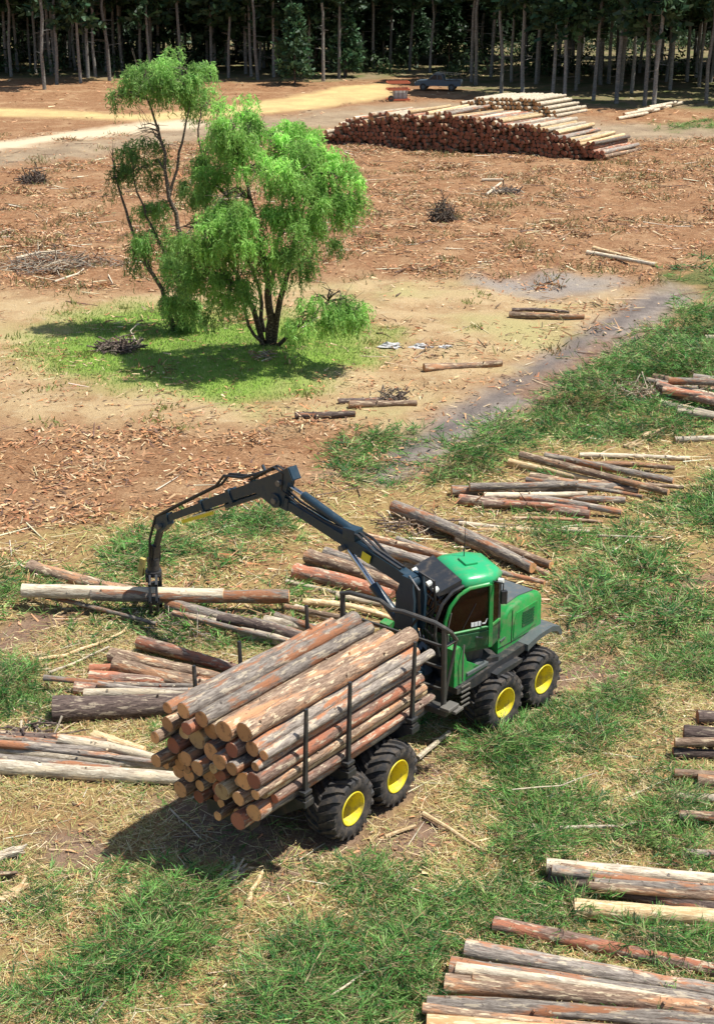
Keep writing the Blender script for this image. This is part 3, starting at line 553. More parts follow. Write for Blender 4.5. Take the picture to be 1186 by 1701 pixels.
# ------------------------------------------------------------------ log stack at the forest edge
sl = un(528, 238); sr = un(1003, 266); ax = unit((sr - sl)[:2]); SW = float(np.linalg.norm((sr - sl)[:2]))
ld = unit((un(1068, 237) - un(955, 262))[:2]); 
def stack_h(u):
    return np.interp(u / SW, [0, .03, .10, .25, .45, .6, .75, .86, .94, 1], [.5, 1.0, 2.0, 2.7, 2.85, 2.7, 2.35, 1.95, 1.2, .35])
sm = []
for k in range(12):
    me, cp = log_meshes(5.6, .175, .15, M[['b_brown', 'b_pale', 'b_red', 'b_grey', 'b_pale', 'b_peel'][k % 6]], .02, 9, 4)
    b = MB(); b.v = [tuple(v.co) for v in me.vertices]; b.f = [tuple(f.vertices) for f in me.polygons]; b.m = [0] * len(b.f)
    for c in cp: b.add(c.v, c.f, 1)
    sm.append(b.mesh('log', [me.materials[0], M[['cutred', 'cut', 'cutred'][k % 3]]], 50))
ang = math.atan2(ld[1], ld[0]); spots = []; row = 0; z = .19
while z < 3.0:
    u = .1 + (.2 if row % 2 else 0)
    while u < SW:
        if z < stack_h(np.array([u]))[0] + rgl.normal(0, .1): spots.append((u + rgl.normal(0, .03), z + rgl.normal(0, .02), stack_h(np.array([u]))[0] - z))
        u += .345
    z += .298; row += 1
spots.sort(key=lambda s: s[2]); sv = MB(); rest = []
for i, (u, z, dep) in enumerate(spots):
    p = sl[:2] + ax * u + ld * (2.8 + rgl.normal(0, .18)); zz = gz(*p) + z; sc = rgl.uniform(.85, 1.08); rx = rgl.random() * 6.28; dz = rgl.normal(0, .012)
    if i < 96:
        o = bpy.data.objects.new('log', sm[int(rgl.integers(12))]); COL.objects.link(o); o.location = (p[0], p[1], zz); o.rotation_euler = (rx, dz, ang + rgl.normal(0, .015)); o.scale = (1, sc, sc)
        tag(o, 'reddish cut log in the long stack at the forest edge', 'log', 'logs of the long roadside stack')
    else: rest.append((p, zz, sc, rx))
def joined_logs(name, lst, label, L=5.6, pale=False):
    b = MB()
    for p, zz, sc, rx in lst:
        d = Vector((ld[0], ld[1], 0)); c = Vector((p[0], p[1], zz)); b.tube([c - d * L / 2, c + d * L / 2], [.17 * sc, .15 * sc], 8, cmi=1)
    if b.v: tag(b.build(name, [M['b_pale' if pale else 'b_brown'], M['cut' if pale else 'cutred']], smooth=50), label, 'logs', kind='stuff')
joined_logs('stacked_logs', rest, 'remaining brown logs packed low in the long roadside stack')
p0 = un(742, 192); p1 = un(925, 196); lst = []
w = np.linalg.norm((p1 - p0)[:2]); a2 = unit((p1 - p0)[:2])
for rrow in range(5):
    for u in np.arange(.2 + .2 * (rrow % 2), w, .4):
        if rrow * .345 < 1.75 * math.sin(math.pi * min(1, max(0, u / w))) ** .6 + rgl.normal(0, .1):
            lst.append((p0[:2] + a2 * u + ld * (2.8 + rgl.normal(0, .25)), .19 + rrow * .345, rgl.uniform(.8, 1.1), 0))
joined_logs('far_log_pile', lst, 'low pile of pale logs behind the long stack', pale=True)
lst = [(un(1050 + 10 * k, 196 - 3 * k)[:2], .2 + .2 * (k % 2), 1, 0) for k in range(7)]
joined_logs('low_log_heap', lst, 'few pale logs scattered by the forest right of the stack', pale=True)

# ------------------------------------------------------------------ forwarder
def body_frame(a, b, deg):
    P, Q = un(*a, .67), un(*b, .67); t = R(deg); X = np.array([math.cos(t), math.sin(t), 0]); Y = np.array([-math.sin(t), math.cos(t), 0])
    O = (P + Q) / 2 + 1.40 * Y; O[2] = 0; return O, X, Y
RO, RX, RY = body_frame((587, 1345), (661, 1290), 52.5); FO, FX, FY = body_frame((839, 1167), (903, 1130), 48)
fw_root = empty('forwarder', RO); tag(fw_root, 'green eight wheeled forestry forwarder loaded with logs, crane arm raised', 'forwarder')
REAR = dict(parent=fw_root, loc=(0, 0, 0), rz=R(52.5)); FRONT = dict(parent=fw_root, loc=tuple(FO - RO), rz=R(48))
# --- wheels
def make_wheel(parent, loc, rz, flip):
    hub = MB(); s = -1
    hub.lathe([(.0, .07), (.11, .07), (.13, .0), (.22, -.02), (.23, -.08), (.0, -.08)], 20)
    for k in range(10):
        a = k * .6283; hub.tube([(math.cos(a) * .18, -.02, math.sin(a) * .18), (math.cos(a) * .18, .03, math.sin(a) * .18)], .02, 6, mi=1, cmi=1)
    w = hub.build('wheel', [M['yellow'], M['dark']], parent, smooth=35); w.location = loc; w.rotation_euler = (0, 0, rz + (0 if flip else math.pi))
    t = MB()
    prof = [(.335, .28), (.36, .33), (.44, .365), (.55, .37), (.605, .345), (.632, .28), (.642, .14), (.645, 0)]
    prof = prof + [(r, -y) for r, y in prof[-2::-1]] + [(.325, -.25), (.32, 0), (.325, .25)]
    t.lathe(prof, 40, closed=True)
    nl = 19
    for k in range(nl):                                      # chevron lugs
        for sd in (-1, 1):
            a0 = 2 * math.pi * (k + (.5 if sd > 0 else 0)) / nl; seg = []
            for u in np.linspace(0, 1, 5):
                yy = sd * (.012 + .335 * u); a = a0 + .32 * u; ro = .70 - .04 * u ** 4; ri = .63 - .05 * u ** 4; da = .052
                if u == 1: yy = sd * .375; ro = .635; ri = .55
                seg.append([(ro * math.cos(a - da), yy, ro * math.sin(a - da)), (ro * math.cos(a + da), yy, ro * math.sin(a + da)), (ri * math.cos(a + da * 1.25), yy, ri * math.sin(a + da * 1.25)), (ri * math.cos(a - da * 1.25), yy, ri * math.sin(a - da * 1.25))])
            vs = [p for q in seg for p in q]; fs = [(0, 1, 2, 3), (19, 18, 17, 16)] + [(4 * i + j, 4 * i + (j + 1) % 4, 4 * i + 4 + (j + 1) % 4, 4 * i + 4 + j) for i in range(4) for j in range(4)]
            t.add(vs, fs)
    t.build('tyre', M['tyre'], w, smooth=32)
    r = MB(); r.lathe([(.358, .325), (.35, .345), (.33, .345), (.322, .30), (.305, .26), (.295, .0), (.275, -.06), (.22, -.08), (.22, -.1), (.30, -.1), (.33, -.3), (.35, -.31)], 36); r.build('rim', M['yellow'], w, smooth=40)
    return w
def clone_wheel(src, loc, rz):
    w = src.copy(); COL.objects.link(w); w.location = loc; w.rotation_euler = (0, 0, rz)
    for ch in src.children:
        c = ch.copy(); COL.objects.link(c); c.parent = w
    w.rotation_euler = (0, random.random() * 6.28, rz); return w
first = None
for (O, X, Y, deg) in ((RO, RX, RY, 52.5), (FO, FX, FY, 48)):
    for sx in (-.74, .74):
        for sy in (-1, 1):
            l = O - RO + X * sx + Y * sy * 1.06; l[2] = .68; rz = R(deg) + (math.pi if sy < 0 else 0)
            if first is None: first = make_wheel(fw_root, l, rz, True); first.rotation_euler = (0, .4, rz)
            else: clone_wheel(first, l, rz)
for fr in (REAR, FRONT):
    for sy in (-1, 1):
        b = MB(); b.prism([(-.95, .55), (-.6, .48), (0, .66), (.6, .48), (.95, .55), (.92, .82), (.3, .98), (-.3, .98), (-.92, .82)], sy * .42, sy * .68); b.build('bogie_beam', M['dark'], **fr)
    MB().tube([(0, -.7, .8), (0, .7, .8)], .17, 14).build('axle', M['dark'], smooth=40, **fr)
# --- rear frame, bolsters, stakes, headboard
b = MB(); b.box(-2.75, 3.3, -.36, .36, .86, 1.2, ch=.02); b.box(-2.8, -2.5, -.55, .55, .9, 1.24, ch=.02); b.box(2.5, 3.4, -.5, .5, .8, 1.3, ch=.02); b.build('rear_frame', M['dark'], **REAR)
SY = 1.33
for x in (-2.12, -.82, 1.28):
    b = MB(); b.prism([(-SY - .1, 1.66), (-SY + .12, 1.60), (-.75, 1.22), (.75, 1.22), (SY - .12, 1.60), (SY + .1, 1.66), (SY + .1, 1.5), (.75, 1.02), (-.75, 1.02), (-SY - .1, 1.5)], x - .1, x + .1, axis='x')
    for sy in (-1, 1): b.box(x - .13, x + .13, sy * SY - .11, sy * SY + .11, 1.46, 1.60, ch=.015); b.box(x - .11, x + .11, sy * SY - .09, sy * SY + .09, 1.70, 1.78, ch=.015)
    b.build('bolster', M['dark'], **REAR)
    for sy in (-1, 1):
        b = MB(); b.bar((x, sy * SY, 1.56), (x, sy * (SY + .06), 3.5), .075, .09, w2=.05, h2=.06, up=(1, 0, 0)); b.build('stake', M['dark'], **REAR)
b = MB(); HX = 2.40
b.tube([(HX + .3, -1.42, 3.0), (HX + .12, -1.42, 3.22), (HX, -1.34, 3.34), (HX, -1.1, 3.40), (HX, -.3, 3.42), (HX, .0, 3.38), (HX, .3, 3.5), (HX, 1.1, 3.46), (HX, 1.34, 3.38), (HX + .15, 1.42, 3.2)], .05, 8)
b.tube([(HX + .3, -1.42, 3.0), (HX + .28, -1.38, 2.6), (HX + .1, -1.36, 2.0), (HX + .02, -1.34, 1.5)], .035, 8)
b.tube([(HX + .02, -1.34, 1.45), (HX + .02, -1.32, 3.3)], .06, 8); b.tube([(HX + .02, 1.34, 1.45), (HX + .02, 1.32, 3.4)], .06, 8)
b.tube([(HX, -1.32, 2.9), (HX + .32, -1.44, 3.0)], .04, 6)
b.box(HX - .1, HX + .16, -1.48, 1.48, 1.36, 1.50, ch=.02)
for y in np.arange(-1.1, 1.2, .2): b.bar((HX, y, 1.45), (HX, y, 3.40), .035, .05)
for z in (1.9, 2.4, 2.9): b.bar((HX + .03, -1.3, z), (HX + .03, 1.3, z), .05, .05)
hb = b.build('headboard', M['gate'], smooth=40, **REAR)
MB().box(HX - .16, HX + .22, -1.6, -1.36, 1.52, 1.60, ch=.02).box(HX + .0, HX + .3, -1.66, -1.52, 1.44, 1.5, ch=.01).build('step_bracket', M['steel'], **REAR)
# --- centre joint
MB().tube([(3.5, 0, .78), (3.5, 0, 1.5)], .26, 16).box(3.2, 4.1, -.25, .25, .85, 1.25, ch=.03).build('centre_joint', M['dark'], smooth=40, **REAR)
# --- crane
CB = RO + RX * 3.05; G = un(257, 985, .5); e = G - CB; e[2] = 0; REACH = float(np.linalg.norm(e)); CA = math.atan2(e[1], e[0])
CR = dict(parent=fw_root, loc=tuple(CB - RO), rz=CA)
crane = MB(); crane.tube([(0, 0, 1.2), (0, 0, 1.75), (0, 0, 1.8)], [.34, .34, .26], 18); crane.tube([(0, 0, 1.8), (0, 0, 3.0)], [.2, .17], 14)
for y in (-.17, .17): crane.prism([(-.26, 2.7), (.26, 2.7), (.22, 3.5), (.05, 3.98), (-.2, 3.98), (-.3, 3.5)], y - .035, y + .035)
crane = crane.build('crane', M['boom'], smooth=40, **CR)
def CP(mbd, name, mat, smooth=40): return mbd.build(name, M[mat], crane, smooth=smooth)
b = MB(); b.bar((-.08, 0, 3.80), (1.5, 0, 4.22), .24, .28, w2=.21, h2=.29); b.bar((1.5, 0, 4.22), (3.55, 0, 4.72), .21, .26, w2=.17, h2=.20); b.tube([(3.75, -.16, 4.74), (3.75, .16, 4.74)], .17, 14); b.bar((3.4, 0, 4.70), (3.8, 0, 4.76), .2, .3)
b.tube([(-.05, -.2, 3.8), (-.05, .2, 3.8)], .13, 12); mb_ = CP(b, 'main_boom', 'boom')
MB().bar((.95, -.158, 4.06), (1.18, -.158, 4.12), .012, .2).bar((.95, .158, 4.06), (1.18, .158, 4.12), .012, .2).build('warning_plate', M['decal'], mb_)
b = MB(); b.tube([(.22, 0, 2.75), (1.0, 0, 3.42)], .11, 12); CP(b, 'lift_cylinder', 'boom'); CP(MB().tube([(1.0, 0, 3.42), (1.75, 0, 4.1)], .06, 10), 'piston_rod', 'chrome')
b = MB(); b.tube([(1.55, 0, 4.52), (3.0, 0, 5.02)], .10, 12); b.box(1.4, 1.75, -.14, .14, 4.36, 4.62, ch=.03); CP(b, 'jib_cylinder', 'boom'); CP(MB().tube([(3.0, 0, 5.02), (3.55, 0, 5.18)], .05, 10), 'piston_rod', 'chrome')
# jib
J0 = Vector((3.25, 0, 5.50)); J1 = Vector((7.75, 0, 3.20)); JD = (J1 - J0).normalized(); JU = Vector((-JD.z, 0, JD.x))
b = MB(); b.bar(J0, J0 + JD * 3.4, .23, .28, w2=.20, h2=.24, up=JU); b.bar(J0 + JD * .02, J0 + JD * .12, .27, .32, up=JU); b.bar(J0 + JD * 2.2, J0 + JD * 2.32, .27, .34, up=JU); b.bar(J0 + JD * 3.32, J0 + JD * 3.4, .26, .31, up=JU)
b.prism([(3.35, 5.3), (3.55, 4.62), (3.95, 4.6), (4.6, 4.85), (4.6, 5.0)], -.11, .11); b.bar(J0 + JD * .9 + JU * .2, J0 + JD * .92 + JU * .42, .05, .05, up=JD); jib = CP(b, 'jib', 'boom')
MB().bar(J0 + JD * 2.3 + Vector((0, -.142, 0)), J0 + JD * 2.75 + Vector((0, -.142, 0)), .012, .1, up=JU).build('label_plate', M['white'], jib)
b = MB(); b.bar(J0 + JD * 3.2, J1, .16, .19, w2=.14, h2=.17, up=JU); b.prism([(7.55, 3.45), (7.95, 3.25), (8.02, 2.95), (7.8, 2.85), (7.5, 3.15)], -.1, .1); CP(b, 'extension_boom', 'boom')
MB().bar(J0 + JD * 3.15 + JU * -.24, J0 + JD * 4.4 + JU * -.2, .05, .09, up=JU).build('yellow_strip', M['decal'], jib)
b = MB()
for y in (-.09, .09): b.tube([J0 + JD * .6 + JU * .24 + Vector((0, y, 0)), J0 + JD * 1.6 + JU * .3 + Vector((0, y, 0)), J0 + JD * 2.2 + JU * .5 + Vector((0, y, 0)), J0 + JD * 2.6 + JU * .34 + Vector((0, y, 0)), J0 + JD * 4.4 + JU * .22 + Vector((0, y, 0)), J1 + Vector((.22, y, .05)), Vector((8.17, y * 1.6, 2.6)), Vector((8.2, y * 1.8, 2.0)), Vector((8.22, y, 1.75))], .035, 7)
CP(b, 'hoses', 'hose')
b = MB(); b.tube([(.15, -.2, 3.1), (.5, -.24, 3.9), (1.2, -.2, 4.4), (2.4, -.17, 4.72), (3.5, -.2, 5.0), (3.9, -.2, 5.15)], .03, 6); b.tube([(-.1, -.15, 4.0), (-.45, -.2, 3.9), (-.5, -.2, 3.3), (-.2, -.2, 2.9)], .03, 6); b.tube([(-.1, .15, 4.0), (-.4, .2, 3.8), (-.42, .2, 3.2), (-.15, .2, 2.8)], .03, 6); CP(b, 'boom_hoses', 'hose')
b = MB()
for y, dz in ((-.06, 0), (0, .03), (.06, .0), (.11, .02)): b.tube([(.2, y, 4.05 + dz), (.9, y, 4.26 + dz), (1.35, y, 4.5 + dz), (2.3, y, 4.60 + dz), (3.1, y, 4.80 + dz), (3.55, y, 5.02 + dz), (3.5, y, 5.42 + dz), (3.8, y, 5.52 + dz), (4.6, y, 5.02 + dz)], .022, 6)
CP(b, 'boom_top_hoses', 'hose')
b = MB(); b.tube([J0 + JD * .5 + JU * -.22, J0 + JD * 2.6 + JU * -.19], .07, 10); CP(b, 'extension_cylinder', 'boom'); CP(MB().tube([J0 + JD * 2.6 + JU * -.19, J0 + JD * 3.9 + JU * -.16], .035, 8), 'piston_rod', 'chrome')
for q, (px_, pz_) in enumerate(((3.75, 4.74), (3.6, 5.2), (-.05, 3.8), (1.75, 4.12), (7.8, 3.05))): CP(MB().tube([(px_, -.2, pz_), (px_, .2, pz_)], .07, 12), 'pivot_pin', 'steel')
b = MB(); b.bar((7.85, 0, 3.05), (8.12, 0, 2.35), .12, .12); b.bar((8.12, 0, 2.4), (8.24, 0, 1.95), .2, .16); CP(b, 'hanger_link', 'dark')
b = MB(); b.tube([(8.26, 0, 2.0), (8.28, 0, 1.62)], .15, 14); b.tube([(8.28, 0, 1.64), (8.28, 0, 1.52)], .21, 14); rot = CP(b, 'rotator', 'dark')
# log axis under the grapple is roughly along world X
GA = CA; held_dir = Vector((1, .05, 0)).normalized(); hd = Matrix.Rotation(-GA, 3, 'Z') @ held_dir; cr_ = Vector((-hd.y, hd.x, 0)); gc = Vector((8.29, 0, 1.0))
b = MB()
for o_ in (-.16, .16): b.bar(gc + hd * o_ + cr_ * -.22 + Vector((0, 0, .48)), gc + hd * o_ + cr_ * .22 + Vector((0, 0, .48)), .05, .16)
b.bar(gc + hd * -.2 + Vector((0, 0, .54)), gc + hd * .2 + Vector((0, 0, .54)), .3, .08); grap = CP(b, 'grapple_frame', 'dark')
for s in (-1, 1):
    b = MB()
    for o_ in (-.15, .15):
        pts = [gc + cr_ * s * a + Vector((0, 0, z)) + hd * o_ * (1 if s > 0 else .55) for a, z in ((.2, .55), (.46, .38), (.56, .02), (.42, -.3), (.1, -.42))]
        for i in range(4): b.bar(pts[i], pts[i + 1], .06, .18 - .02 * i, up=hd.cross(pts[i + 1] - pts[i]))
    b.bar(gc + cr_ * s * .5 + hd * -.15, gc + cr_ * s * .5 + hd * .15, .1, .2); CP(b, 'claw', 'dark')
b = MB(); b.bar(gc + hd * -.24 + Vector((0, 0, .95)) + cr_ * .1, gc + hd * -.32 + Vector((0, 0, .45)) + cr_ * .15, .10, .14); CP(b, 'claw_cylinder', 'dullyellow')
for ch in list(crane.children_recursive):               # fit the arm to its full reach and droop
    for v in ch.data.vertices: x = v.co.x; v.co.z -= .06 * max(0, x); v.co.x = x * REACH / 8.29
# --- front frame and body
b = MB(); b.box(-2.3, 1.3, -.45, .45, .78, 1.35, ch=.03); b.box(1.25, 1.5, -.6, .6, .85, 1.5, ch=.04); b.build('front_frame', M['dark'], **FRONT)
for s in (-1, 1):
    y0, y1 = sorted((s * .55, s * 1.14))
    MB().prism([(-2.15, 1.36), (-2.15, 1.5), (.3, 1.66), (.3, 1.5), (-.2, 1.42), (-1.5, 1.3)], y0, y1).build('side_sill', M['dark'], **FRONT)
    MB().prism([(.3, 1.5), (.3, 1.66), (.75, 1.76), (1.25, 1.78), (1.55, 1.68), (1.66, 1.46), (1.60, 1.42), (1.46, 1.58), (1.2, 1.66), (.8, 1.64)], y0, s * 1.22 if s > 0 else y1).build('front_fender', M['grey'], **FRONT) if s > 0 else MB().prism([(.3, 1.5), (.3, 1.66), (.75, 1.76), (1.25, 1.78), (1.55, 1.68), (1.66, 1.46), (1.60, 1.42), (1.46, 1.58), (1.2, 1.66), (.8, 1.64)], -1.22, -.55).build('front_fender', M['grey'], **FRONT)
    # green corner piece behind the cab: L shape
    MB().prism([(-2.16, 1.5), (-2.16, 2.38), (-1.98, 2.42), (-1.82, 2.2), (-1.72, 1.95), (-1.3, 1.72), (-1.0, 1.58)], s * 1.06, s * .8).build('corner_panel', M['green'], **FRONT)
    MB().prism([(-.9, 1.3), (-.95, 1.42), (-.7, 1.46), (.0, 1.46), (.0, 1.38)], s * .75, s * 1.3).build('rear_mudguard', M['dark'], **FRONT)
hp = [(-.45, 1.62), (-.45, 1.95), (-.25, 2.42), (-.05, 2.62), (.45, 2.68), (1.08, 2.62), (1.2, 2.5), (1.22, 1.75), (1.16, 1.62)]
bm = bmesh.new(); n = len(hp); sec = []
for y, k in ((-.93, .0), (-.88, .05), (.88, .05), (.93, .0)):
    sec.append([bm.verts.new((a if a < 1 else a - (.04 if abs(y) > .9 else 0), y, z - (.06 if abs(y) > .9 and z > 2.4 else 0))) for a, z in hp])
for i in range(3):
    for j in range(n): bm.faces.new((sec[i][j], sec[i][(j + 1) % n], sec[i + 1][(j + 1) % n], sec[i + 1][j]))
bm.faces.new(sec[0]); bm.faces.new(sec[3][::-1]); b = MB(); bm.verts.index_update(); b.add([v.co for v in bm.verts], [[v.index for v in f.verts] for f in bm.faces]); bm.free()
hood = b.build('engine_hood', M['green'], smooth=40, **FRONT)
MB().prism([(.02, 2.655), (.45, 2.705), (1.02, 2.655), (1.02, 2.63), (.45, 2.68), (.02, 2.63)], -.78, .78).build('hood_mat_sky_sheen', M['grey'], hood)  # grey mat, with the green hood's sky reflection mixed into its colour
for s in (-1, 1):
    MB().prism([(.12, 1.8), (.12, 2.2), (.22, 2.4), (.98, 2.44), (1.0, 1.86)], s * .925, s * .945).build('side_panel', M['green'], hood)
    for k in range(6): MB().box(.42, .86, min(s * .945, s * .96), max(s * .945, s * .96), 1.98 + k * .065, 2.015 + k * .065).build('vent_slat', M['dgreen'], hood)
    MB().bar((.12, s * .915, 2.545), (1.0, s * .915, 2.535), .02, .06).build('yellow_stripe', M['decal'], hood)
    MB().bar((-.38, s * .938, 1.9), (-.2, s * .938, 1.94), .016, .04).build('hood_latch', M['grey'], hood)
MB().box(.04, .06, -.94, -.928, 1.72, 2.52).box(-.44, 1.15, -.94, -.931, 1.735, 1.75).build('panel_gap', M['hose'], hood)
MB().box(1.2, 1.26, -.75, .75, 1.8, 2.45, ch=.01).build('front_grille', M['dark'], hood)
MB().tube([(-.1, .55, 2.55), (-.1, .55, 3.1), (-.16, .55, 3.25)], .06, 10).build('exhaust_pipe', M['dark'], smooth=40, **FRONT)
MB().tube([(0.0, -.78, 2.68), (.2, -.78, 2.86), (.9, -.78, 2.84), (1.1, -.78, 2.66)], .02, 6).build('hood_rail', M['dark'], smooth=40, **FRONT) if False else None
# --- cab (turned against the chassis): local -X is the windscreen, -Y the side with the door
W_ = un(782, 1035, 2.75); c22 = np.array([math.cos(R(22)), math.sin(R(22)), 0]); v22 = np.array([-math.sin(R(22)), math.cos(R(22)), 0]); CC = W_ + v22 * .74; CC[2] = 0
CAB = dict(parent=fw_root, loc=tuple(CC - RO), rz=R(22))
MB().tube([(0, 0, 1.4), (0, 0, 2.12)], .62, 20).box(-.55, .8, -.55, .55, 1.35, 1.7).build('cab_pedestal', M['dark'], smooth=40, **CAB)
FP = [(2.08, -.62), (2.55, -.72), (2.95, -.70), (3.25, -.58), (3.48, -.36), (3.58, -.15)]        # windscreen profile (z, x)
def plan(z, front, k=1.0):      # plan polygon of the cab at height z
    w = .76 - .05 * max(0, z - 2.7)
    return [(front, -.5 * k), (front + .16, -w), (.48, -w), (.80, -w + .26), (.80, w - .26), (.48, w), (front + .16, w), (front, .5 * k)]
b = MB(); secs = [plan(2.08, -.62), plan(2.58, -.74)]; vs = [(x, y, z) for z, s_ in ((2.08, secs[0]), (2.58, secs[1])) for x, y in s_]
b.add(vs, [tuple(range(8)), tuple(range(15, 7, -1))] + [(i, (i + 1) % 8, 8 + (i + 1) % 8, 8 + i) for i in range(8)])
cab = b.build('cab', M['dgreen'], **CAB)
def CBp(mbd, name, mat, smooth=None): return mbd.build(name, M[mat], cab, smooth=smooth)
for s in (-1, 1):
    prof = [(x + .14, z) for z, x in FP[1:]] + [(.42, 3.58), (.45, 2.6)]
    prof = [(-.56, 2.6), (-.55, 2.9), (-.44, 3.18), (-.26, 3.4), (-.05, 3.52), (.38, 3.54), (.42, 2.62)]
    CBp(MB().prism(prof, s * .725, s * .742), 'side_window', 'glass')
    arch = [(-.62, 2.56), (-.61, 2.9), (-.5, 3.22), (-.3, 3.46), (-.06, 3.58), (.4, 3.60)]
    bb = MB(); bb.tube([(x, s * .745, z) for x, z in arch], .045, 8); bb.tube([(-.62, s * .745, 2.57), (.44, s * .75, 2.6)], .03, 6); CBp(bb, 'window_frame', 'green', 40)
    bb = MB(); bb.bar((.46, s * .74, 2.12), (.46, s * .72, 3.6), .11, .09, up=(1, 0, 0)); CBp(bb, 'corner_pillar', 'green')
    bb = MB(); bb.bar((.80, s * .48, 2.12), (.80, s * .46, 3.6), .07, .07, up=(1, 0, 0)); CBp(bb, 'rear_pillar', 'dark')
    bb = MB(); bb.add([(.53, s * .70, 2.62), (.77, s * .52, 2.62), (.77, s * .50, 3.5), (.53, s * .68, 3.5), (.53, s * .68, 2.62), (.77, s * .50, 2.62), (.77, s * .48, 3.5), (.53, s * .66, 3.5)], [(0, 1, 2, 3), (7, 6, 5, 4), (0, 4, 5, 1), (1, 5, 6, 2), (2, 6, 7, 3), (3, 7, 4, 0)]); CBp(bb, 'corner_window', 'glass')
    CBp(MB().bar((.5, s * .735, 2.6), (.82, s * .5, 2.6), .04, .05), 'corner_sill', 'green')
for i in range(1, len(FP) - 1):
    (z0, x0), (z1, x1) = FP[i], FP[i + 1]
    for ya, yb in ((-.7, -.5), (-.5, .5), (.5, .7)):
        dx0 = .1 if ya < -.6 else 0; dx1 = .1 if yb > .6 else 0
        bb = MB(); q = [(x0 + dx0, ya, z0), (x0 + dx1, yb, z0), (x1 + dx1, yb, z1), (x1 + dx0, ya, z1)]; bb.add(q + [(x + .02, y, z) for x, y, z in q], [(0, 1, 2, 3), (7, 6, 5, 4), (0, 4, 5, 1), (1, 5, 6, 2), (2, 6, 7, 3), (3, 7, 4, 0)]); CBp(bb, 'windscreen_pane', 'glass')
CBp(MB().box(.78, .795, -.44, .44, 2.62, 3.5), 'rear_window', 'glass')
g = MB()                                           # black guard in front of the windscreen
for y in np.linspace(-.72, .72, 8): g.tube([(x - .12, y, z) for z, x in FP], .022, 5)
for z, x in FP: g.tube([(x - .12, -.74, z), (x - .12, .74, z)], .024, 5)
for s in (-1, 1): g.tube([(-.74, s * .74, 2.1), (-.86, s * .76, 2.6), (-.84, s * .76, 2.98), (-.70, s * .76, 3.32), (-.46, s * .76, 3.58), (-.2, s * .74, 3.66)], .04, 7)
CBp(g, 'windscreen_guard', 'dark', 40)
CBp(MB().box(.05, .55, -.27, .27, 2.6, 2.74, ch=.04).box(.45, .6, -.25, .25, 2.7, 3.3, ch=.05).box(.48, .58, -.13, .13, 3.3, 3.5, ch=.04), 'driver_seat', 'hose', 40)
for s in (-1, 1): CBp(MB().box(-.1, .35, min(s * .33, s * .48), max(s * .33, s * .48), 2.6, 2.86, ch=.03).tube([(-.05, s * .4, 2.86), (-.08, s * .4, 3.0)], .03, 8), 'control_console', 'hose', 40)
rp = [(-.28, -.70), (-.1, -.80), (.5, -.79), (.88, -.50), (.88, .50), (.5, .79), (-.1, .80), (-.28, .70)]
b = MB(); vs = [(x, y, 3.60) for x, y in rp] + [(x * 1.02, y * 1.02, 3.70) for x, y in rp] + [(x * .9 + .02, y * .88, 3.80) for x, y in rp] + [(x * .55 + .08, y * .6, 3.85) for x, y in rp]
vs = [((x - .3) * .93 + .3, y * .93, z) for x, y, z in vs]; b.add(vs, [tuple(range(8)), tuple(range(31, 23, -1))] + [(k * 8 + i, k * 8 + (i + 1) % 8, k * 8 + 8 + (i + 1) % 8, k * 8 + 8 + i) for k in range(3) for i in range(8)]); roof = CBp(b, 'cab_roof', 'roof', 60)
MB().box(.1, .4, -.2, .2, 3.84, 3.9, ch=.02).build('roof_hatch', M['roof'], roof)
b = MB(); b.prism([(-.78, 3.50), (-.70, 3.62), (-.24, 3.80), (-.24, 3.62)], -.72, .72); vis = CBp(b, 'front_visor', 'dark')
for y in (-.55, -.2, .2, .55): MB().tube([(-.80, y, 3.56), (-.70, y, 3.60)], .07, 10).build('work_light', M['lamp'], vis)
for s in (-1, 1):
    CBp(MB().tube([(.66, s * .68, 3.62), (.74, s * .76, 3.62)], .06, 10), 'rear_light', 'lamp')
    CBp(MB().tube([(.5, s * .74, 3.66), (.62, s * .98, 3.68), (.62, s * .98, 3.5)], .018, 6), 'mirror_arm', 'dark')
d = MB(); d.box(.0, .07, -.758, -.752, 2.66, 2.76).box(.085, .155, -.758, -.752, 2.66, 2.76).box(.17, .235, -.758, -.752, 2.66, 2.76)
d.add([(.26, -.756, 2.69), (.34, -.756, 2.68), (.40, -.756, 2.80), (.37, -.756, 2.81), (.33, -.756, 2.72), (.26, -.756, 2.72)], [(0, 1, 2, 3, 4, 5)]); CBp(d, 'door_decal', 'white')
CBp(MB().box(-.5, .4, -.79, -.765, 2.16, 2.52, ch=.01), 'door_panel', 'dgreen'); CBp(MB().bar((.1, -.80, 2.42), (.26, -.80, 2.38), .02, .03), 'door_handle', 'grey')
CBp(MB().tube([(-.54, -.80, 2.2), (-.58, -.80, 2.7), (-.5, -.80, 3.1)], .016, 6), 'grab_handle', 'steel'); CBp(MB().tube([(.3, .3, 3.84), (.34, .32, 4.75)], [.012, .006], 5), 'antenna', 'hose')
CBp(MB().box(.56, .7, -1.04, -.95, 3.22, 3.52, ch=.015), 'mirror', 'hose'); CBp(MB().tube([(-.2, -.752, 2.64), (.1, -.756, 3.2)], .01, 5), 'wiper', 'hose')
for k in range(5): MB().bar((-2.02 + .0 * k, -1.15, 1.0 + k * .12), (-1.72, -1.15, 1.0 + k * .12), .03, .03).build('step_rung', M['steel'], **FRONT)
MB().box(-1.75, -1.0, -1.1, -.8, 1.62, 1.7, ch=.01).box(-1.5, -1.1, -1.06, -.9, 1.7, 1.76, ch=.01).build('cab_step', M['grey'], **FRONT)
MB().tube([(-1.95, -1.12, 1.6), (-1.98, -1.14, 2.2), (-1.9, -1.1, 2.45)], .02, 6).build('grab_rail', M['steel'], smooth=40, **FRONT)

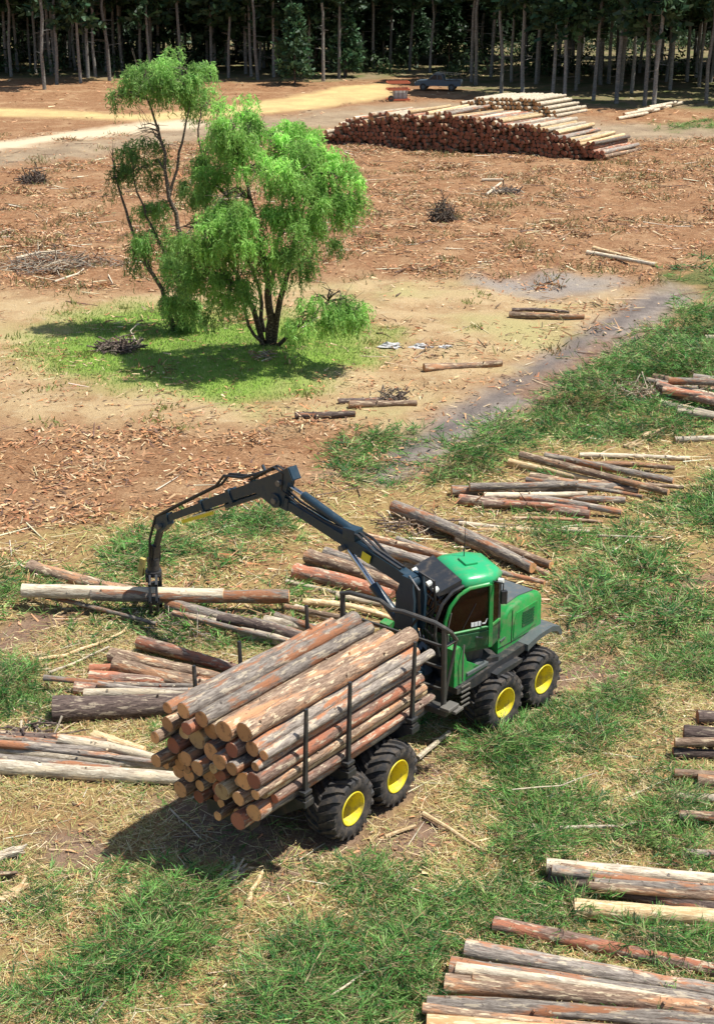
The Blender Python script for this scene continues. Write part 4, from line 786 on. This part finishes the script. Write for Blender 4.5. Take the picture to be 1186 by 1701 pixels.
# --- the load
def rear_pt(x, y, z): return RO + RX * x + RY * y + np.array([0, 0, z])
floor_z = lambda y: 1.24 + max(0, abs(y) - .75) * .72
circ = []
_cy = 'rbrbgrbrbgbgbrbgybbrbrgbygbgrbpgbrbgygrgpbrgbrbgygrb'
order = [(float(np.clip(rgl.normal(.142, .032), .095, .2)), c_) for c_ in (_cy + 'gbrgbgrb')[:58]] + [(.2, 'b'), (.235, 'g'), (.19, 'y'), (.2, 'b'), (.17, 'g'), (.185, 'b')]
for r, lk in order:
    best = None
    for y in np.linspace(-SY + .07 + r, SY - .07 - r, 60):
        z = max(floor_z(y - r * .7), floor_z(y), floor_z(y + r * .7)) + r
        for (cy, cz, cr) in [c[:3] for c in circ]:
            dy = abs(y - cy)
            if dy < r + cr: z = max(z, cz + math.sqrt((r + cr) ** 2 - dy * dy))
        s_ = z + .13 * abs(y - .25) + .04 * max(0, -y)
        if best is None or s_ < best[0]: best = (s_, y, z)
    if best[2] + r < 3.46: circ.append((best[1], best[2], r, lk))
ld_look = {k: v[2] for k, v in LOOK.items()}
for y, z, r, lk in circ:
    xr = -3.02 - .16 * max(0, y) + rgl.uniform(-.32, .26); xf = min(2.28, xr + rgl.uniform(4.9, 5.3)); k = rgl.uniform(.86, .97)
    pos = 'on top of' if z + r > 3.15 else 'deep within' if abs(y) < .7 and z < 2.6 else 'at the side of' if abs(y) > .85 else 'inside'
    make_log(rear_pt(xr, y, z), rear_pt(xf, y * .98, z - .10 - r * (1 - k) * .5), r, r * k, LOOK[lk][0], {'y': 'cutpale', 'g': 'cut', 'b': 'cut', 'r': 'cutred', 'p': 'cutpale', 'd': 'cut'}[lk], f'{LOOK[lk][2]} log {pos} the load carried by the forwarder', 'logs loaded on the forwarder', bendy=.012)
# held logs
hA0, hA1 = un(38, 981, .5), un(372, 988, .5); hB0, hB1 = un(480, 994, .45), un(150, 991, .48)
hB1[1] += .12; hB0[1] += .12
make_log(hA0, hA1, .19, .17, 'b_pale', 'cutpale', 'pale barkless log gripped by the crane grapple', None)
make_log(hB0, hB1, .19, .16, 'b_grey', 'cut', 'grey barked log gripped by the crane grapple', None)

# ------------------------------------------------------------------ vehicle and equipment at the forest road
up = un(728, 150); ute = empty('pickup_truck', (up[0], up[1], gz(*up[:2])), R(168)); tag(ute, 'dark blue grey pickup truck parked in shade at the forest edge', 'pickup')
b = MB(); b.prism([(-2.5, .5), (-2.5, 1.05), (-.6, 1.08), (.55, 1.1), (2.2, 1.0), (2.45, .85), (2.5, .5)], -.88, .88); b.build('body', M['utepaint'], ute)
b = MB(); b.prism([(-.7, 1.08), (-.5, 1.72), (.45, 1.76), (1.15, 1.1)], -.8, .8); b.build('cabin', M['utepaint'], ute)
for s in (-1, 1):
    MB().prism([(-.55, 1.16), (-.42, 1.62), (.0, 1.64), (.0, 1.16)], s * .8, s * .815).build('window', M['uteglass'], ute); MB().prism([(.08, 1.16), (.08, 1.64), (.4, 1.66), (.92, 1.16)], s * .8, s * .815).build('window', M['uteglass'], ute)
    MB().box(2.44, 2.5, min(s * .5, s * .82), max(s * .5, s * .82), .7, .86).build('headlight', M['lamp'], ute)
    MB().bar((-2.45, s * .84, 1.1), (-.7, s * .84, 1.1), .05, .1).build('tray_rail', M['dark'], ute)
    for x in (-1.55, 1.55):
        w = MB().lathe([(.18, .12), (.36, .12), (.39, .06), (.39, -.06), (.36, -.12), (.18, -.12)], 20).build('wheel', M['tyre'], ute, smooth=40); w.location = (x, s * .8, .39)
        MB().lathe([(0, .1), (.2, .1), (.2, -.1), (0, -.1)], 14).build('rim', M['grey'], w)
b = MB(); b.add([(.5, -.72, 1.735), (1.12, -.76, 1.14), (1.12, .76, 1.14), (.5, .72, 1.735), (.48, -.72, 1.72), (1.10, -.76, 1.12), (1.10, .76, 1.12), (.48, .72, 1.72)], [(0, 1, 2, 3), (7, 6, 5, 4), (0, 4, 5, 1), (1, 5, 6, 2), (2, 6, 7, 3), (3, 7, 4, 0)]); b.build('windscreen', M['uteglass'], ute)
b = MB()
for x in (-2.3, -.8):
    for y in (-.8, .8): b.bar((x, y, 1.05), (x, y, 1.7), .06, .06)
    b.bar((x, -.8, 1.7), (x, .8, 1.7), .06, .06)
for y in (-.8, .8): b.bar((-2.3, y, 1.7), (.3, y, 1.84), .06, .06)
b.build('ladder_rack', M['steel'], ute)
tp = un(661, 168); tk = empty('caged_tank', (tp[0], tp[1], gz(*tp[:2])), R(8)); tag(tk, 'red framed cage holding a white tank beside the yellow road', 'tank')
b = MB()
for x in (-1.1, 1.1):
    for y in (-.7, .7): b.bar((x, y, -.05), (x, y, 1.85), .2, .2)
for z in (.15, 1.15, 1.8):
    for y in (-.7, .7): b.bar((-1.1, y, z), (1.1, y, z), .17, .17)
    for x in (-1.1, 1.1): b.bar((x, -.7, z), (x, .7, z), .1, .1)
b.build('frame', M['redframe'], tk); MB().box(-.5, .9, -.5, .5, .22, 1.1, ch=.1).build('tank', M['tankgrey'], tk, smooth=50)
for k in range(4): MB().box(-.5 + k * .42, -.44 + k * .42, -.6, -.57, .2, 1.4).build('cage_bar', M['steel'], tk)
MB().lathe([(.1, .1), (.3, .1), (.32, 0), (.3, -.1), (.1, -.1)], 14).build('wheel', M['tyre'], tk).location = (-.85, -.8, .3)
# --- notice of life on the ground: stumps, brush heaps, stones, sticks
def brush(px, py, rx, rz_, n, label, cols, name='brush_pile', cat='brush', ln=(.6, 1.8), thick=.025, flat=.5):
    p = un(px, py); o = empty(name, (p[0], p[1], gz(*p[:2]))); b = MB()
    for k in range(n):
        a = rgl.random() * 6.28; rr = rx * math.sqrt(rgl.random()); q = Vector((rr * math.cos(a), rr * math.sin(a) * .8, rz_ * rgl.random() * (1 - rr / rx * .7))); d = Vector(rgl.normal(0, 1, 3)); d.z *= flat; d.normalize(); l = rgl.uniform(*ln)
        m_ = q + Vector(rgl.normal(0, .06, 3)); e0 = m_ - d * l / 2; e1 = m_ + d * l / 2; e0.z = max(e0.z, -.05); e1.z = max(e1.z, 0)
        b.tube([e0, m_ + Vector((0, 0, .05)), e1], [thick, thick * .8, thick * .35], 5, mi=int(rgl.integers(len(cols))))
    br = b.build('branches', [M[c] for c in cols], o); br['kind'] = 'stuff'
    return tag(o, label, cat)
brush(735, 370, .75, 1.5, 150, 'dark spiky uprooted root ball alone on the red litter', ['b_dark', 'b_willow'], 'root_ball', 'root ball', (.5, 1.1), .03, 1.0)
brush(57, 303, .9, 1.0, 110, 'dark stump with tangled roots far out on the red litter', ['b_dark', 'b_willow'], 'root_stump', 'stump', (.5, 1.3), .04, .8)
brush(840, 318, 1.0, .5, 60, 'dark and grey broken wood heap behind the spiky root ball', ['b_dark', 'b_grey', 'b_pale'], 'brush_pile', 'brush', (.6, 1.6), .05, .5)
brush(80, 445, 2.3, .6, 190, 'grey heap of dead branches on the litter left of the willows', ['b_grey', 'b_pale', 'b_brown'], 'brush_pile', 'brush', (.6, 2.2), .03, .35)
brush(170, 440, 1.3, .4, 60, 'brown dead branches trailing from the grey brush heap', ['b_brown', 'b_grey'], 'brush_pile', 'brush', (.6, 2.0), .03, .3)
brush(198, 582, .9, .55, 130, 'dark branch heap standing in for the shadowed hollow beside the slim willow', ['b_dark', 'b_willow', 'b_dark'], 'hollow_branches', 'roots', (.4, 1.2), .04, .6)  # shadowed hollow imitated by an added heap of dark branches
brush(655, 664, .55, .4, 45, 'dark root tangle at the end of the log below the willow', ['b_dark', 'b_willow'], 'root_tangle', 'roots', (.3, .7), .03, .8)
brush(1050, 660, 1.1, .7, 170, 'dry twiggy heap at the butt ends of the slash bank pile', ['b_dark', 'b_grey', 'b_pale', 'b_brown'], 'brush_pile', 'brush', (.5, 1.5), .018, .7)
brush(310, 1050, 1.1, .3, 110, 'olive brown slash heap between the red pile and crane grapple', ['b_dark', 'b_brown', 'b_grey'], 'brush_pile', 'brush', (.3, .9), .012, .6)
brush(690, 875, 1.0, .35, 60, 'broken branches at the butt of the long logs behind the cab', ['b_brown', 'b_pale', 'b_dark'], 'brush_pile', 'brush', (.4, 1.3), .025, .4)
brush(55, 1225, .8, .25, 50, 'pale and dark splintered branches over the pale pile', ['b_dark', 'b_pale'], 'brush_pile', 'brush', (.5, 1.4), .03, .3)
brush(435, 612, .5, .2, 26, 'small bleached root cluster at the foot of the large willow', ['b_pale', 'b_grey'], 'root_cluster', 'roots', (.3, .6), .03, .6)
def rock(px, py, sx, sy, sz, label, mat, name, cat, rz=0):
    p = un(px, py); bm = bmesh.new(); bmesh.ops.create_icosphere(bm, subdivisions=3, radius=1)
    sd = rgl.random() * 50
    for v in bm.verts:
        k = 1 + .95 * (float(fbm(np.array([v.co.x * 1.3 + sd]), np.array([v.co.y * 1.3 + v.co.z]), 2.6, 4)[0]) - .5) * 2; v.co = Vector((v.co.x * sx * k, v.co.y * sy * k, max(-.3, v.co.z * k) * sz))
    b = MB(); bm.verts.index_update(); b.add([v.co for v in bm.verts], [[v.index for v in f.verts] for f in bm.faces]); bm.free()
    return tag(b.build(name, M[mat], None, (p[0], p[1], gz(*p[:2])), rz, smooth=35), label, cat)
M['ash'] = paint('pale_ash', (.46, .45, .43), .9, dirt=(.25, .22, .2), dirt_amt=.7, scale=3)
rock(648, 579, .5, .3, .2, 'large pale grey ash mound on the sand right of the willow', 'ash', 'ash_mound', 'ash'); rock(700, 580, .42, .2, .14, 'low flat ash streak next to the larger ash mound', 'ash', 'ash_mound', 'ash'); rock(738, 579, .3, .14, .10, 'smallest thin ash streak beyond the flat ash streak', 'ash', 'ash_mound', 'ash')
def stick(pts, r0, r1, mat, label, z=.04):
    Q = [un(*p) for p in pts]; b = MB(); c = Q[0]; P_ = [Vector((q[0] - c[0], q[1] - c[1], gz(*q[:2]) - gz(*c[:2]) + z + r0 * .6 + .03 * rgl.random())) for q in Q]
    fine = []
    for i in range(len(P_) - 1):
        for t in (0, .5): fine.append(P_[i].lerp(P_[i + 1], t) + Vector(rgl.normal(0, .012, 3)))
    fine.append(P_[-1]); b.tube(fine, list(np.linspace(r0, r1, len(fine))), 7)
    return tag(b.build('stick', M[mat], None, (c[0], c[1], gz(*c[:2])), smooth=50), label, 'stick')
stick([(66, 1096), (110, 1088), (160, 1073), (205, 1052), (215, 1038)], .05, .025, 'b_peel', 'long bent pale branch above the red log pile')
stick([(80, 1116), (125, 1100), (182, 1076)], .035, .025, 'b_pale', 'straight pale branch lying below the long bent branch')
stick([(703, 1356), (745, 1384), (805, 1420)], .055, .02, 'b_peel', 'pale splintered pole in front of the rear wheels', .05)
stick([(640, 1394), (690, 1376)], .045, .03, 'b_peel', 'short pale stick beside the rearmost wheel')
stick([(694, 1268), (720, 1246), (746, 1224)], .06, .05, 'b_pale', 'pale grey stick between the front and rear wheels', .1)
stick([(412, 1506), (420, 1480), (436, 1452)], .05, .035, 'b_peel', 'upright leaning yellow splinter by the white chunk')
stick([(545, 1668), (600, 1630), (660, 1570)], .022, .012, 'b_pale', 'long thin bleached branch on the green slash', .16)
stick([(150, 1701), (180, 1660)], .03, .02, 'b_pale', 'thin pale stick near the slash strip edge')
stick([(930, 1385), (1000, 1380), (1070, 1372), (1135, 1370)], .035, .02, 'b_pale', 'thin pale branch above the small pile', .08)
stick([(850, 1330), (930, 1320), (990, 1300)], .014, .009, 'b_pale', 'hair thin pale twig over the green slash', .22)
stick([(283, 1345), (310, 1370), (335, 1395)], .02, .012, 'b_pale', 'thin twig at the edge of the forwarder shadow')
stick([(1113, 585), (1118, 620)], .06, .05, 'b_peel', 'short peeled post leaning beside the slash bank pile', .3)
stick([(232, 548), (218, 560), (228, 580)], .03, .02, 'b_pale', 'crooked bleached branch rising beside the dark branch heap', .25)
stick([(-10, 388), (36, 383)], .1, .08, 'b_brown', 'short brown log piece far left on the litter')
stick([(990, 893), (1100, 898)], .04, .03, 'b_pale', 'thin pale pole lying on the straw behind the hood', .06)
stick([(808, 325), (832, 305)], .09, .07, 'b_pale', 'pale plank leaning on the broken wood heap')
stick([(800, 300), (835, 302)], .1, .08, 'b_pale', 'pale flat plank beside the broken wood heap')
stick([(30, 450), (70, 440), (105, 438)], .07, .04, 'b_pale', 'bleached branch across the grey brush heap', .5)
stick([(92, 470), (130, 462), (140, 450)], .06, .04, 'b_pale', 'bent bleached branch in front of the grey brush heap')
def chunk(px, py, L, w, label, mat, ang_):
    p = un(px, py); b = MB(); n = 7
    for k in range(n):
        a = ang_ + rgl.normal(0, .25); l = L * rgl.uniform(.5, 1); o_ = Vector((rgl.normal(0, w * .25), rgl.normal(0, w * .25), .03 + .05 * k / n)); d = Vector((math.cos(a), math.sin(a), rgl.uniform(-.05, .35))) * l / 2
        b.bar(o_ - d + Vector((0, 0, max(0, d.z))), o_ + d + Vector((0, 0, max(0, d.z))), w * rgl.uniform(.3, .6), w * .3, w2=w * .12, h2=w * .08)
    return tag(b.build('wood_chunk', M[mat], None, (p[0], p[1], gz(*p[:2]))), label, 'wood chunk')
chunk(390, 1455, .75, .22, 'white splintered stump chunk in front of the forwarder shadow', 'b_pale', 1.2); chunk(20, 1425, .7, .25, 'pale broken slab at the edge below the pale pile', 'b_pale', .4)
chunk(28, 1485, .5, .28, 'yellow brown wood chunk beside the bare soil patch', 'b_peel', 1.0); chunk(10, 1460, .6, .2, 'dark and pale split piece above the yellow chunk', 'b_brown', .2)
chunk(885, 1385, .5, .12, 'bleached upright splinter beside the slash thicket', 'b_pale', 1.4); chunk(1085, 722, .9, .3, 'cream sawn slab in the slash above the fanned pile', 'b_peel', .3); chunk(1055, 740, .7, .25, 'cream offcut lying below the sawn slab', 'b_peel', .8)

# ------------------------------------------------------------------ ground cover (nobody could count it)
rs = np.random.default_rng(99)
WHEELS = np.array([(O + X * sx + Y * sy * 1.06)[:2] for O, X, Y in ((RO, RX, RY), (FO, FX, FY)) for sx in (-.74, .74) for sy in (-1, 1)])
def scatter(n, y0, y1, wfun, mx=4.0):
    """uniform points in a trapezoid of the clearing, kept with probability wfun"""
    y = np.sqrt(rs.random(n) * (y1 ** 2 - y0 ** 2) + y0 ** 2); x = (rs.random(n) * 2 - 1) * (.27 * y + mx)
    k = rs.random(n) < wfun(x, y); x, y = x[k], y[k]
    d = np.min(np.hypot(x[:, None] - WHEELS[None, :, 0], y[:, None] - WHEELS[None, :, 1]), 1) > .62
    return x[d], y[d]
def pick(cols, n, var=.25):
    cols = np.array(cols); c = cols[rs.integers(len(cols), size=n)] * rs.uniform(1 - var, 1 + var, (n, 1)) * rs.uniform(.93, 1.07, (n, 3)); return c
GREENS = [(.05, .17, .035), (.085, .24, .045), (.125, .29, .06), (.17, .34, .08), (.035, .12, .035), (.24, .38, .11)]
def slash(n, y0, y1, k, nl, nw, bl, hmax):
    x, y = scatter(n, y0, y1, green_w); m = len(x); w = green_w(x, y)
    a = rs.random(m) * 6.283; el = rs.uniform(-.12, .42, m); L = rs.uniform(*bl, m); D = np.stack([np.cos(a) * np.cos(el), np.sin(a) * np.cos(el), np.sin(el)], 1)
    hum = sstep(.38, .68, fbm(x + 9, y, .8, 3)) * (1 + 1.3 * GREEN[0].w(x, y)); mo = sstep(.42, .66, fbm(x + 9, y + 4, .6, 3)) * (.65 + 1.9 * GREEN[0].w(x, y)); P = np.stack([x, y, ghgt(x, y) + hmax * w * (.18 * rs.random(m) + mo * rs.random(m) ** .45)], 1)
    t = rs.random((m, k)) ** .7; B = P[:, None, :] + D[:, None, :] * (L[:, None] * t)[..., None]; B[:, :, 2] -= (.35 * L[:, None] * t ** 2)
    nd = unit(D[:, None, :] * .9 + rs.normal(0, .5, (m, k, 3)) * [1, 1, .75] + [0, 0, .06]); B = B.reshape(-1, 3); nd = nd.reshape(-1, 3)
    W = unit(np.cross(nd, rs.normal(0, 1, nd.shape))) * (rs.uniform(*nw, len(B)) / 2)[:, None]
    V, F_ = blades(B, nd, W, rs.uniform(*nl, len(B))); V[:, 2] = np.maximum(V[:, 2], np.repeat(ghgt(B[:, 0], B[:, 1]), 4) + .005)
    c = np.repeat(pick(GREENS, m, .3), k, 0) * rs.uniform(.7, 1.35, (m * k, 1)); dry = rs.random(m * k) < .11; c[dry] = pick([(.42, .33, .15), (.5, .42, .22), (.3, .2, .09)], int(dry.sum()))
    SP = P - D * (L * .15)[:, None]; SW_ = unit(np.cross(D, [0, 0, 1.0])) * (nw[0] * .45); SV_, SF = blades(SP, unit(D - [0, 0, .12]), SW_, L * .95)   # brown stems
    cs_ = np.repeat(pick([(.3, .2, .11), (.2, .13, .07), (.42, .33, .2)], m), 4, 0)
    return np.concatenate([V, SV_]), np.concatenate([F_, SF + len(V)]), np.concatenate([np.repeat(c, 4, 0), cs_])
def joinm(name, parts, mat, label, cat):
    off = 0; VV = []; FF = []; CC_ = []
    for V, F_, c in parts: VV.append(V); FF.append(F_ + off); CC_.append(c); off += len(V)
    return tag(np_obj(name, np.concatenate(VV), np.concatenate(FF), mat, colors=dict(col=np.concatenate(CC_))), label, cat, kind='stuff')
joinm('pine_slash', [slash(46000, 16.5, 33, 18, (.10, .26), (.010, .020), (.4, 1.1), .6), slash(46000, 33, 64, 12, (.16, .38), (.018, .034), (.5, 1.3), .5), slash(14000, 64, 150, 8, (.3, .6), (.03, .06), (.5, 1.0), .3)], M['needle'], 'green pine slash strewn over the near ground', 'slash')
def lying(n, y0, y1, wfun, ln, wd, cols, pitch, hz):
    x, y = scatter(n, y0, y1, wfun); m = len(x); a = rs.random(m) * 6.283; el = rs.normal(0, pitch, m); D = np.stack([np.cos(a) * np.cos(el), np.sin(a) * np.cos(el), np.sin(el)], 1)
    up_ = np.stack([rs.normal(0, .35, m), rs.normal(0, .35, m), np.ones(m)], 1); W = unit(np.cross(D, up_)) * (rs.uniform(*wd, m) / 2)[:, None]; L = rs.uniform(ln[0], ln[1], m) * rs.uniform(.6, 1, m)
    P = np.stack([x, y, ghgt(x, y) + .012 + rs.random(m) ** 2 * hz], 1) - D * (L / 2)[:, None]
    V, F_ = blades(P, D, W, L); V[:, 2] = np.maximum(V[:, 2], np.repeat(ghgt(x, y), 4) + .004); return V, F_, np.repeat(pick(cols, m, .3), 4, 0)
STRAW = [(.38, .38, .13), (.30, .33, .10), (.50, .37, .16), (.42, .29, .12), (.58, .46, .24), (.34, .22, .09), (.30, .15, .07), (.36, .33, .12), (.62, .52, .32)]
BARKC = [(.46, .24, .11), (.38, .17, .08), (.52, .34, .18), (.60, .45, .27), (.24, .11, .055), (.42, .20, .09), (.13, .075, .05), (.48, .27, .14), (.34, .2, .1)]
nearw = lambda x, y: Z_near.w(x, y) * (1 - .85 * Z_track.w(x, y)) * (1 - .65 * green_w(x, y)) * (1 - .6 * mud_w(x, y)) * (.35 + .65 * sstep(.35, .6, fbm(x, y + 77, .9, 4)))
litw = lambda x, y: np.clip((1 - Z_near.w(x, y)), 0, 1) * (1 - .9 * Z_track.w(x, y)) * (1 - Z_sand.w(x, y) * .82) * (1 - np.maximum(np.maximum(Z_yroad.w(x, y), Z_proad.w(x, y)), Z_verge.w(x, y) * .8)) * (.12 + .88 * sstep(.40, .60, fbm(x, y + 31, .55, 4))) * (1 - Z_forest.w(x, y) * .8)
joinm('dry_straw', [lying(170000, 16.5, 34, nearw, (.12, .5), (.006, .016), STRAW, .22, .10), lying(60000, 34, 62, nearw, (.2, .7), (.014, .03), STRAW, .2, .12), lying(9000, 16.5, 60, nearw, (.06, .24), (.04, .09), STRAW + BARKC, .25, .04)], M['litter'], 'dry straw and dead needles over the near ground', 'straw')
joinm('bark_litter', [lying(60000, 30, 62, litw, (.08, .4), (.03, .10), BARKC, .3, .10), lying(90000, 62, 130, litw, (.1, .45), (.04, .11), BARKC, .25, .10), lying(12000, 16.5, 40, nearw, (.06, .22), (.03, .08), BARKC, .3, .05), lying(5000, 130, 190, litw, (.3, .9), (.08, .2), BARKC, .2, .1)], M['litter'], 'bark chips and broken bits over the cleared ground', 'bark litter')
def heaps(n, y0, y1, wfun, per, ln, wd, cols):
    x, y = scatter(n, y0, y1, wfun); m = len(x); R_ = rs.uniform(.4, 1.5, m); hz = R_ * rs.uniform(.1, .28, m); x = np.repeat(x, per); y = np.repeat(y, per); R_ = np.repeat(R_, per); hz = np.repeat(hz, per); M_ = len(x)
    a = rs.random(M_) * 6.283; rr = np.sqrt(rs.random(M_)); px = x + np.cos(a) * rr * R_ * 1.5; py = y + np.sin(a) * rr * R_; z = ghgt(px, py) + .01 + hz * (1 - rr ** 2) * rs.random(M_) ** .5
    b = rs.random(M_) * 6.283; el = rs.normal(0, .35, M_); D = np.stack([np.cos(b) * np.cos(el), np.sin(b) * np.cos(el), np.sin(el)], 1); W = unit(np.cross(D, rs.normal(0, 1, (M_, 3)) * .6 + [0, 0, 1])) * (rs.uniform(*wd, M_) / 2)[:, None]
    V, F_ = blades(np.stack([px, py, z], 1), D, W, rs.uniform(*ln, M_)); V[:, 2] = np.maximum(V[:, 2], np.repeat(ghgt(px, py), 4) + .004); return V, F_, np.repeat(pick(cols, M_, .4), 4, 0)
joinm('slash_debris', [heaps(520, 60, 128, litw, 90, (.15, .6), (.03, .10), [(.36, .16, .07), (.24, .11, .05), (.45, .26, .13), (.12, .07, .04), (.52, .38, .22), (.22, .19, .08)]), heaps(160, 32, 60, lambda x, y: litw(x, y) + .3 * nearw(x, y), 90, (.1, .45), (.02, .06), [(.40, .19, .08), (.26, .12, .05), (.48, .3, .15), (.12, .07, .04), (.56, .42, .25)])], M['litter'], 'low brown heaps of bark and broken slash over the clearing', 'debris')
def twigs(n, y0, y1, wfun, ln, wd):
    x, y = scatter(n, y0, y1, wfun); m = len(x); a = rs.normal(.2, 1.0, m); L = rs.uniform(*ln, m); r = rs.uniform(*wd, m); D = np.stack([np.cos(a), np.sin(a), rs.normal(0, .07, m)], 1); U = np.array([0, 0, 1.0]); S = unit(np.cross(D, U))
    P = np.stack([x, y, ghgt(x, y) + r + rs.random(m) * .06], 1); A0 = P - D * (L / 2)[:, None]; A1 = P + D * (L / 2)[:, None]; ring = [S, -S * .5 + U * .87, -S * .5 - U * .87]
    V = np.stack([A0 + q * r[:, None] for q in ring] + [A1 + q * (r * .5)[:, None] for q in ring], 1).reshape(-1, 3); b = np.arange(m)[:, None] * 6
    F_ = np.concatenate([b + np.array([[0, 1, 4, 3]]), b + np.array([[1, 2, 5, 4]]), b + np.array([[2, 0, 3, 5]])]); return V, F_, np.repeat(pick([(.55, .44, .27), (.42, .3, .17), (.3, .2, .12), (.64, .56, .4), (.16, .1, .07)], m), 6, 0)
joinm('twig_litter', [twigs(5200, 16.5, 36, lambda x, y: .25 + .75 * green_w(x, y), (.25, 1.3), (.005, .014)), twigs(1600, 36, 64, lambda x, y: litw(x, y) * .6 + .5 * Z_near.w(x, y), (.4, 1.8), (.01, .03)), twigs(2600, 62, 130, lambda x, y: litw(x, y), (.4, 1.9), (.02, .045))], M['litter'], 'broken twigs and thin branches scattered over the clearing', 'twigs')
# short grass round the willows and small olive weeds on the litter
x, y = scatter(150000, 48, 70, lambda x, y: Z_grass.w(x, y) * .9); m = len(x); D = unit(np.stack([rs.normal(0, .35, m), rs.normal(0, .35, m), np.ones(m)], 1)); W = unit(np.cross(D, rs.normal(0, 1, (m, 3)))) * .014
V, F_ = blades(np.stack([x, y, ghgt(x, y)], 1), D, W, rs.uniform(.04, .13, m)); g1 = (V, F_, np.repeat(pick([(.21, .33, .06), (.29, .37, .10), (.17, .28, .05), (.34, .36, .15)], m), 4, 0))
def weeds(n, y0, y1, wf, per, h, sp, cols):
    x, y = scatter(n, y0, y1, wf); m = len(x); x = np.repeat(x, per) + rs.normal(0, sp, m * per); y = np.repeat(y, per) + rs.normal(0, sp, m * per); D = unit(np.stack([rs.normal(0, .6, m * per), rs.normal(0, .6, m * per), np.ones(m * per)], 1)); W = unit(np.cross(D, rs.normal(0, 1, (m * per, 3)))) * .03
    V, F_ = blades(np.stack([x, y, ghgt(x, y)], 1), D, W, rs.uniform(.3, 1, m * per) * h); return V, F_, np.repeat(pick(cols, m * per), 4, 0)
joinm('grass', [g1, weeds(600, 60, 130, litw, 34, .4, .5, [(.2, .2, .07), (.28, .22, .09), (.14, .16, .05), (.3, .2, .1)]), weeds(120, 44, 70, lambda x, y: Z_sand.w(x, y) * .6, 30, .25, .3, [(.2, .25, .06), (.3, .28, .1)])], M['grass'], 'short green grass round the willows and scattered weeds', 'grass')
